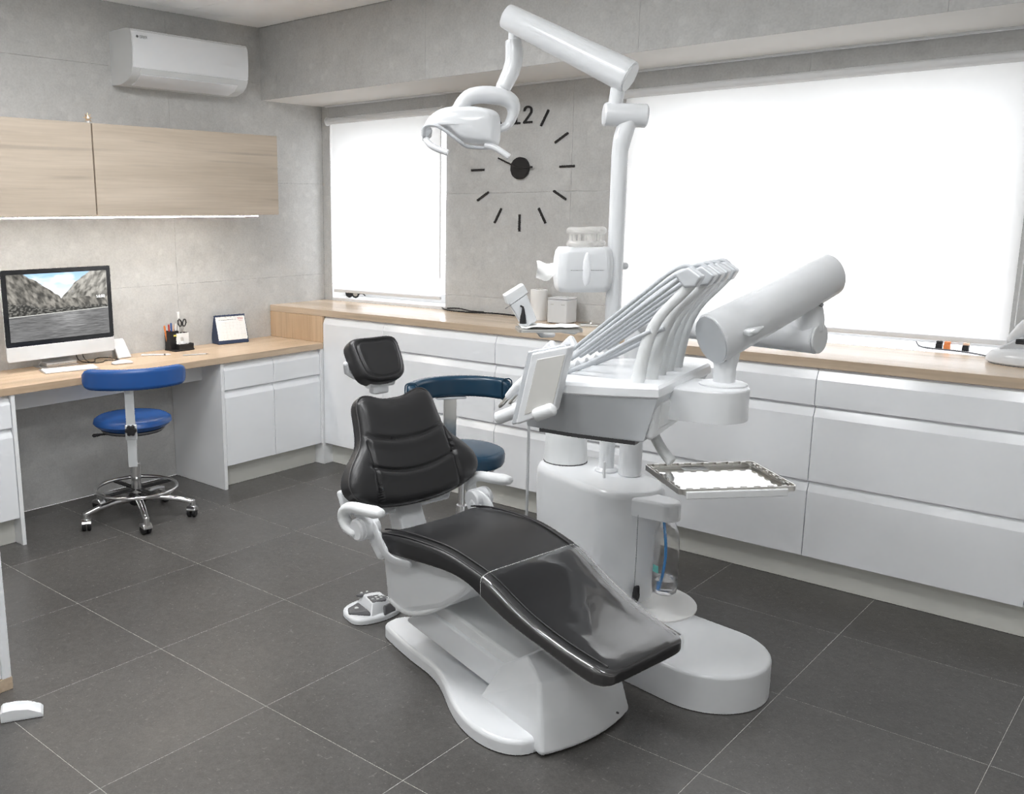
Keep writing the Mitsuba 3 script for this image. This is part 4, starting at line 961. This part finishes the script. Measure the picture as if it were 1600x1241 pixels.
add('shadow_gap', box(.050, .1243, -2.112, -1.951, ZD + .0165, ZD + .0185, .0004), 'm_seam', hd_)
st = thing('card_stand', 'tilted white card stand beside the monitor', 'desk stand')
def quad_slab(P, th):
    P = np.asarray(P, float); n = np.cross(P[1] - P[0], P[3] - P[0]); n /= np.linalg.norm(n)
    return rhull(np.vstack([P + n * .001, P - n * (th - .001)]), .0015)
CSX = .085
add('card', quad_slab([(CSX + .030, -1.690, ZD + .004), (CSX + .030, -1.610, ZD + .004), (CSX - .012, -1.632, ZD + .105), (CSX - .012, -1.700, ZD + .105)], .008), 'm_white_gloss', st, 40)
add('prop', quad_slab([(CSX - .040, -1.685, ZD + .003), (CSX - .040, -1.615, ZD + .003), (CSX - .012, -1.640, ZD + .085), (CSX - .012, -1.695, ZD + .085)], .006), 'm_shell_grey', st, 40)
cb_ = thing('desk_cable', 'thin black cables coiled on the desk under the monitor', 'cable')
add('cable', cat(tube(spl([(.03, -1.90, ZD + .12), (.03, -1.895, ZD + .03), (.10, -1.89, ZD + .004), (.12, -1.84, ZD + .004), (.09, -1.82, ZD + .012), (.14, -1.77, ZD + .020), (.17, -1.72, ZD + .004), (.11, -1.70, ZD + .004)], 60), .0025, 6)), 'm_black', cb_, 60)
add('cable', cat(tube(spl([(.03, -1.86, ZD + .12), (.04, -1.865, ZD + .04), (.14, -1.87, ZD + .004), (.17, -1.82, ZD + .004), (.13, -1.78, ZD + .004), (.18, -1.73, ZD + .004)], 50), .0022, 6)), 'm_black', cb_, 60)
sp = thing('stylus_pen', 'white stylus pen lying near the back of the desk', 'pen')
add('barrel', tube([(.115, -1.545, ZD + .0052), (.185, -1.462, ZD + .0052), (.215, -1.427, ZD + .0052), (.222, -1.418, ZD + .0052)], [.0050, .0050, .0048, .0015], 12), 'm_white_gloss', sp, 60)
add('band', cyl((.196, -1.449, ZD + .0052), (.203, -1.441, ZD + .0052), .0053, 14, .0004), 'm_dark_plastic', sp)
sp = thing('ballpoint_pen', 'thin pale pen lying near the front edge of the desk', 'pen')
add('barrel', tube([(.300, -1.388, ZD + .0042), (.348, -1.270, ZD + .0042)], .0038, 10, dome=.6), 'm_silver_paint', sp, 60)
add('tip', tube([(.348, -1.270, ZD + .0042), (.355, -1.252, ZD + .0030)], [.0034, .0008], 10), 'm_dark_plastic', sp, 60)

ph = thing('pen_holder', 'black desk organiser holding pens and scissors, in front of the concrete wall', 'pen holder')
PX, PY = .035, -1.330
def cup(x0, x1, y0, y1, z0, z1, w=.003): return cat(box(x0, x1, y0, y0 + w, z0, z1, .0008), box(x0, x1, y1 - w, y1, z0, z1, .0008), box(x0, x0 + w, y0 + w, y1 - w, z0, z1, .0008), box(x1 - w, x1, y0 + w, y1 - w, z0, z1, .0008), box(x0, x1, y0, y1, z0, z0 + .004, .0008))
add('tray', box(PX - .005, PX + .105, PY - .002, PY + .135, ZD + .0002, ZD + .010, .002), 'm_black', ph)
add('cup', cup(PX, PX + .055, PY, PY + .062, ZD + .010, ZD + .115), 'm_black', ph)
add('cup', cup(PX, PX + .055, PY + .064, PY + .132, ZD + .010, ZD + .098), 'm_black', ph)
add('front_box', cup(PX + .057, PX + .100, PY + .030, PY + .132, ZD + .010, ZD + .040), 'm_black', ph)
PENL = [('orange', 'm_orange'), ('red', 'm_red'), ('dark blue', 'm_penblue'), ('beige', 'm_skin_beige'), ('white', 'm_white_paper')]
for k, (cn, cm) in enumerate(PENL):
    x, y = PX + .014 + .007 * (k % 3), PY + .010 + .0105 * k
    pt = thing('pen', f'{cn} pen standing in the black desk organiser', 'pen', 'pens in the organiser')
    lean = np.array([.01 * (k % 2), -.018 + .008 * k, 0])
    p0, p1 = np.array([x, y, ZD + .0145]), np.array([x, y, ZD + .145 + .006 * (k % 3)]) + lean
    add('barrel', tube([p0, p0 + (p1 - p0) * .8], .0048, 10), cm, pt, 60)
    add('cap', tube([p0 + (p1 - p0) * .8, p1], .0053, 10, dome=.8), cm, pt, 60)
pt = thing('toothbrush', 'tall white brush standing at the back of the black desk organiser', 'brush')
add('stem', tube([(PX + .028, PY + .080, ZD + .0145), (PX + .026, PY + .082, ZD + .195)], .004, 8), 'm_white_paper', pt, 60)
add('head', rbox(PX + .020, PX + .032, PY + .074, PY + .090, ZD + .185, ZD + .222, .004), 'm_white_paper', pt, 50)
scs = thing('scissors', 'black-handled scissors standing in the desk organiser', 'scissors')
for s in (-1, 1):
    c = np.array([PX + .040, PY + .098 + s * .013, ZD + .158]); a = np.linspace(0, 2 * math.pi, 25)
    add('handle', tube([c + np.array([.004 * s, .0115 * math.cos(q) + s * .003 * math.sin(q), .020 * math.sin(q)]) for q in a], .0038, 8), 'm_black', scs, 60)
    add('blade', tube([(PX + .040 + .003 * s, PY + .098 + s * .008, ZD + .138), (PX + .040 + .002 * s, PY + .098, ZD + .105), (PX + .040, PY + .098 - s * .004, ZD + .030)], [.0042, .0045, .002], 8, ell=.4), 'm_steel', scs, 60)
nb = thing('note_block', 'white note card leaning on the front of the desk organiser', 'note card')
add('card', box(PX + .0580, PX + .0600, PY + .040, PY + .128, ZD + .0145, ZD + .100, .0005), 'm_white_paper', nb)
cf = thing('correction_bottle', 'tiny white bottle with a pale cap in the front of the desk organiser', 'bottle')
add('body', lathe([(0, ZD + .0145), (.014, ZD + .015), (.0155, ZD + .02), (.0155, ZD + .048), (.009, ZD + .056), (0, ZD + .056)], (PX + .079, PY + .066, 0), 24), 'm_white_gloss', cf)
add('cap', lathe([(0, ZD + .056), (.008, ZD + .056), (.0075, ZD + .078), (0, ZD + .079)], (PX + .079, PY + .066, 0), 20), 'm_pale_pad', cf)
ye = thing('yellow_clip', 'small yellow clip on the rim of the desk organiser', 'clip')
add('body', rbox(PX + .0552, PX + .0632, PY + .022, PY + .042, ZD + .084, ZD + .094, .0025), 'm_yellow', ye)

dc = thing('desk_calendar', 'white desk calendar on a dark blue stand, beside the oak riser', 'calendar')
CA = rotz(-10, (.064, -.872, ZD + .0012))
Lh, Wc = .172, .103
add('stand', mv(cat(quad_slab([(.045, -Wc, .002), (.045, Wc, .002), (-.005, Wc, Lh), (-.005, -Wc, Lh)], .003), quad_slab([(-.055, Wc, .002), (-.055, -Wc, .002), (-.008, -Wc, Lh), (-.008, Wc, Lh)], .003), hullpts([(.040, -Wc, .0005), (.040, -Wc + .002, .0005), (-.050, -Wc, .0005), (-.050, -Wc + .002, .0005), (-.006, -Wc, Lh), (-.006, -Wc + .002, Lh)])), CA), 'm_navy_card', dc)
vdir = np.array([-.050, 0, Lh - .002]); vdir /= np.linalg.norm(vdir); CP = CA @ M4((0, 1, 0), vdir, np.cross((0, 1, 0), vdir), (.045, 0, .002))
pg = add('page', mv(box(-Wc + .003, Wc - .003, .020, .168, .0022, .0034, .0003), CP), 'm_white_paper', dc)
add('spiral', mv(cat(*[tube([(x, .166 + .006 * math.sin(q), .001 + .006 * math.cos(q)) for q in np.linspace(0, 5.5, 12)], .0008, 5) for x in np.linspace(-.09, .09, 24)]), CP), 'm_dark_plastic', dc)
add('head_line', mv(box(-.080, .045, .146, .149, .0034, .0038, .0001), CP), 'm_seam', pg)
t2 = meshkit.text_mesh('2020', .011, .0004, bold=True); t2.apply_translation((.050, .146, .0034)); add('year', mv(t2, CP), 'm_red', pg, smooth=False)
add('red_line', mv(box(.055, .090, .138, .1395, .0034, .0037, .0001), CP), 'm_red', pg)
gr = [box(-.088, .088, y, y + .0008, .0034, .0036, .0001) for y in np.linspace(.032, .130, 6)] + [box(x, x + .0008, .032, .131, .0034, .0036, .0001) for x in np.linspace(-.088, .088, 8)]
add('grid', mv(cat(gr), CP), 'm_plinth', pg, kind='stuff')

# ------------------------------------------------------------------ things on the counter
ZC_ = .984
ro = thing('paper_roll', 'upright white paper towel roll on the counter below the tissue dispenser', 'paper roll')
add('roll', lathe([(.020, ZC_ + .001), (.045, ZC_ + .001), (.0465, ZC_ + .004), (.0465, ZC_ + .165), (.044, ZC_ + .168), (.020, ZC_ + .168), (.020, ZC_ + .001)], (1.812, -.085, 0), 40), 'm_white_paper', ro)
add('core', lathe([(.0185, ZC_ + .002), (.0199, ZC_ + .002), (.0199, ZC_ + .167), (.0185, ZC_ + .167), (.0185, ZC_ + .002)], (1.812, -.085, 0), 24), 'm_pale_pad', ro)
pr = thing('sealing_device', 'white box-shaped device on the counter behind the dental unit', 'device')
PR = rotz(3, (1.985, -.120, ZC_))
add('case', mv(rbox(-.058, .058, -.056, .056, .004, .128, .005), PR), 'm_shell', pr, 40)
add('lid', mv(rbox(-.059, .059, -.055, .057, .130, .138, .003), PR), 'm_shell', pr, 40)
for x in (-.042, .042):
    for y in (-.042, .042): add('foot', mv(cyl((x, y, 0), (x, y, .005), .008, 12), PR), 'm_black', pr)
for x in (-.030, .036): add('badge', mv(box(x - .010, x + .010, -.0566, -.0558, .100, .106, .0002), PR), 'm_fog_button', pr)
tp = thing('small_steel_dish', 'small shiny steel dish on the counter beside the white device', 'dish')
add('body', mv(cat(poly_extrude(rrect(.12, .09, .02), .0005, .014, .004, 2)), rotz(15, (2.185, -.155, ZC_))), 'm_steel', tp, 40)
add('lid_knob', lathe([(0, ZC_ + .014), (.008, ZC_ + .014), (.005, ZC_ + .022), (.009, ZC_ + .030), (0, ZC_ + .033)], (2.185, -.155, 0), 20), 'm_steel', tp)
# on the assistant's arm of the lamp pole: tray with paper, black bottle, tilted cup holder
at_ = thing('assistant_tray', 'narrow steel tray covered with white paper, on an arm of the lamp pole', 'tray')
AT = CH @ M4(hr, hdp, hz, (-.700, .560, 1.145))
add('dish', mv(poly_extrude(rrect(.24, .13, .02), -.010, .002, .003, 2), AT), 'm_steel', at_, 40)
V, F = [], []
for i in range(12):
    for j in range(7): V.append((-.112 + .0205 * i, -.060 + .02 * j, .0045 + .010 * abs(meshkit.noise(np.array([i * .9, j * .9, 3.0])))))
for i in range(11):
    for j in range(6):
        k = i * 7 + j; F += [(k, k + 8, k + 1), (k, k + 7, k + 8)]
add('paper', mv(trimesh.Trimesh(V, F, process=False), AT), 'm_white_paper', at_, 30)
add('arm', mv(tube([(.06, .03, -.012), (.12, .12, -.03), (.145, .20, -.035)], .012, 12), AT), 'm_shell_matt', at_, 50)
bb = thing('black_dropper', 'small black dropper bottle with a bent tip on the paper-covered tray', 'bottle')
add('body', mv(lathe([(0, .0), (.013, .0), (.0125, .014), (.0100, .035), (.0065, .05), (.0045, .062), (0, .063)], (-.102, -.03, .014), 20), AT), 'm_black', bb)
add('tip', mv(tube([(-.102, -.03, .072), (-.103, -.03, .082), (-.112, -.03, .086)], [.004, .0035, .003], 10, dome=.8), AT), 'm_black', bb, 60)
add('base_ring', mv(lathe([(0, .0), (.0145, .0), (.0145, .008), (0, .008)], (-.102, -.03, .0125), 20), AT), 'm_silver_paint', bb)
cu = thing('tilted_cup_holder', 'tilted white holder beside the paper roll, seen below the tissue dispenser', 'holder')
TC = CH @ M4(hr, hdp, hz, (-.780, .480, 1.228))
def tilt2(P, d0, d1, r): return rhull([(x, d, z) for x, z in P for d in (d0, d1)], r)
add('body', mv(tilt2([(-.042, .022), (.012, .058), (.058, -.050), (.020, -.075)], -.03, .03, .006), TC), 'm_shell', cu, 40)
add('lid', mv(tilt2([(-.054, .038), (.010, .078), (.024, .052), (-.044, .012)], -.032, .032, .004), TC), 'm_shell_matt', cu, 40)
add('wire', mv(tube([(-.056, -.036, -.008), (.030, -.036, .052)], .0012, 6), TC), 'm_dark_plastic', cu)
add('stem', mv(tube([(.045, 0, -.06), (.10, .06, -.12), (.17, .22, -.14)], .011, 12), TC), 'm_shell_matt', cu, 50)

gg = thing('safety_goggles', 'black safety goggles lying on the window sill under the narrow blind', 'goggles')
for k, x in enumerate((.185, .245)):
    a = np.linspace(0, 2 * math.pi, 25)
    add('rim', tube([(x + .028 * math.cos(q), .055, WZ0 + .045 + .019 * math.sin(q)) for q in a], .006, 8), 'm_black', gg, 60)
    add('lens', rhull([(x + .024 * math.cos(q), .055, WZ0 + .045 + .015 * math.sin(q)) for q in a[:-1]], .0015), 'm_black_gloss' if k == 0 else 'm_steel', gg)
add('temple', tube([(.158, .055, WZ0 + .050), (.150, .085, WZ0 + .050), (.155, .115, WZ0 + .034)], .004, 8), 'm_black', gg, 60)
add('temple', tube([(.272, .055, WZ0 + .050), (.282, .085, WZ0 + .050), (.278, .115, WZ0 + .034)], .004, 8), 'm_black', gg, 60)
wc = thing('counter_cable', 'black cable lying along the wall on the counter under the clock', 'cable')
add('cable', tube(spl([(1.06, -.010, ZC_ + .012), (1.12, -.03, ZC_ + .004), (1.30, -.045, ZC_ + .004), (1.50, -.030, ZC_ + .008), (1.70, -.035, ZC_ + .004), (1.78, -.02, ZC_ + .004)], 50), .0042, 8), 'm_black', wc, 60)
add('cable', tube(spl([(1.10, -.012, ZC_ + .012), (1.20, -.02, ZC_ + .018), (1.28, -.035, ZC_ + .012), (1.40, -.040, ZC_ + .012)], 30), .0036, 8), 'm_black', wc, 60)

sd_ = thing('curing_unit', 'white rounded desktop device with a grey top, at the right end of the counter', 'device')
SD = rotz(-8, (4.185, -.155, ZC_))
ob = spl(np.array([(-.235, 0), (-.19, -.065), (-.05, -.095), (.14, -.09), (.20, 0), (.14, .09), (-.05, .095), (-.19, .065)]), 64, True)
R = [np.column_stack([ob * k + [0.02 * (1 - k), 0], np.full(len(ob), z) + (1 - k) * .0]) for k, z in ((.96, .003), (1.0, .010), (.985, .030), (.93, .048), (.82, .060), (.60, .068), (.30, .072), (.02, .073))]
m_ = loft(R); m_.invert() if m_.volume < 0 else None
add('base', mv(m_, SD), 'm_shell', sd_, 60)
add('sole', mv(poly_extrude(ccw(ob) * .95, 0.0, .004), SD), 'm_dark_plastic', sd_)
add('cradle', mv(rhull([(-.17, -.035, .060), (-.17, .035, .060), (-.10, -.045, .105), (-.10, .045, .105), (.05, -.045, .07), (.05, .045, .07)], .010), SD), 'm_shell_grey', sd_, 40)
add('slot', mv(rhull([(-.12, -.052, .100), (-.06, -.058, .106), (-.12, -.052, .088), (-.03, -.056, .092)], .004), SD), 'm_black_gloss', sd_, 40)
add('handset', mv(tube(spl([(-.155, 0, .090), (-.10, 0, .155), (-.02, 0, .200), (.10, 0, .205), (.20, 0, .185)], 30), np.interp(np.linspace(0, 1, 30), [0, .2, .7, 1], [.018, .030, .034, .028]), 20, dome=.6), SD), 'm_shell', sd_, 60)
for k, (x, cm, cn) in enumerate(((3.735, 'm_black', 'black'), (3.765, 'm_orange', 'orange'), (3.835, 'm_skin_beige', 'pale orange'))):
    sp = thing('cartridge', f'tiny {cn} cartridge standing on the sill of the big window', 'cartridge', 'cartridges on the sill')
    add('body', rbox(x - .012, x + .012, .100, .122, WZ0 + .0025, WZ0 + .026, .002), 'm_black' if k != 1 else 'm_orange', sp)
    add('cap', rbox(x - .010, x + .012, .102, .120, WZ0 + .0262, WZ0 + .036, .002), cm, sp)
dc_ = thing('device_cable', 'thin dark cable running along the counter to the white device on the right', 'cable')
add('cable', tube(spl([(3.62, .20, WZ0 + .03), (3.64, .16, WZ0 + .008), (3.70, .085, WZ0 + .005), (3.80, .070, WZ0 + .005), (3.90, .02, WZ0 + .005), (3.955, -.03, WZ0 + .005), (3.965, -.07, WZ0 + .010), (3.99, -.11, WZ0 + .020)], 60), .0026, 6), 'm_dark_plastic', dc_, 60)

fp_ = thing('foot_pedal', 'small white wedge-shaped foot pedal on the floor at the left picture edge', 'foot pedal')
FP = rotz(62, (1.990, -3.232, 0))
add('shell', mv(loft([np.array([(x, y, z) for y, z in ((-.030, .002), (.030, .002), (.032, .010), (.030, h), (.0, h + .003), (-.030, h), (-.032, .010))]) for x, h in ((-.062, .030), (-.055, .037), (-.02, .039), (.02, .034), (.058, .017), (.064, .008))]), FP), 'm_shell', fp_, 30)
add('sole', mv(poly_extrude(rrect(.124, .058, .006), 0, .003), FP), 'm_black', fp_)
add('cable', mv(tube(spl([(-.058, 0, .016), (-.10, .005, .010), (-.20, .0, .005), (-.35, .05, .005)], 24), .0045, 8), FP), 'm_black', fp_, 60)
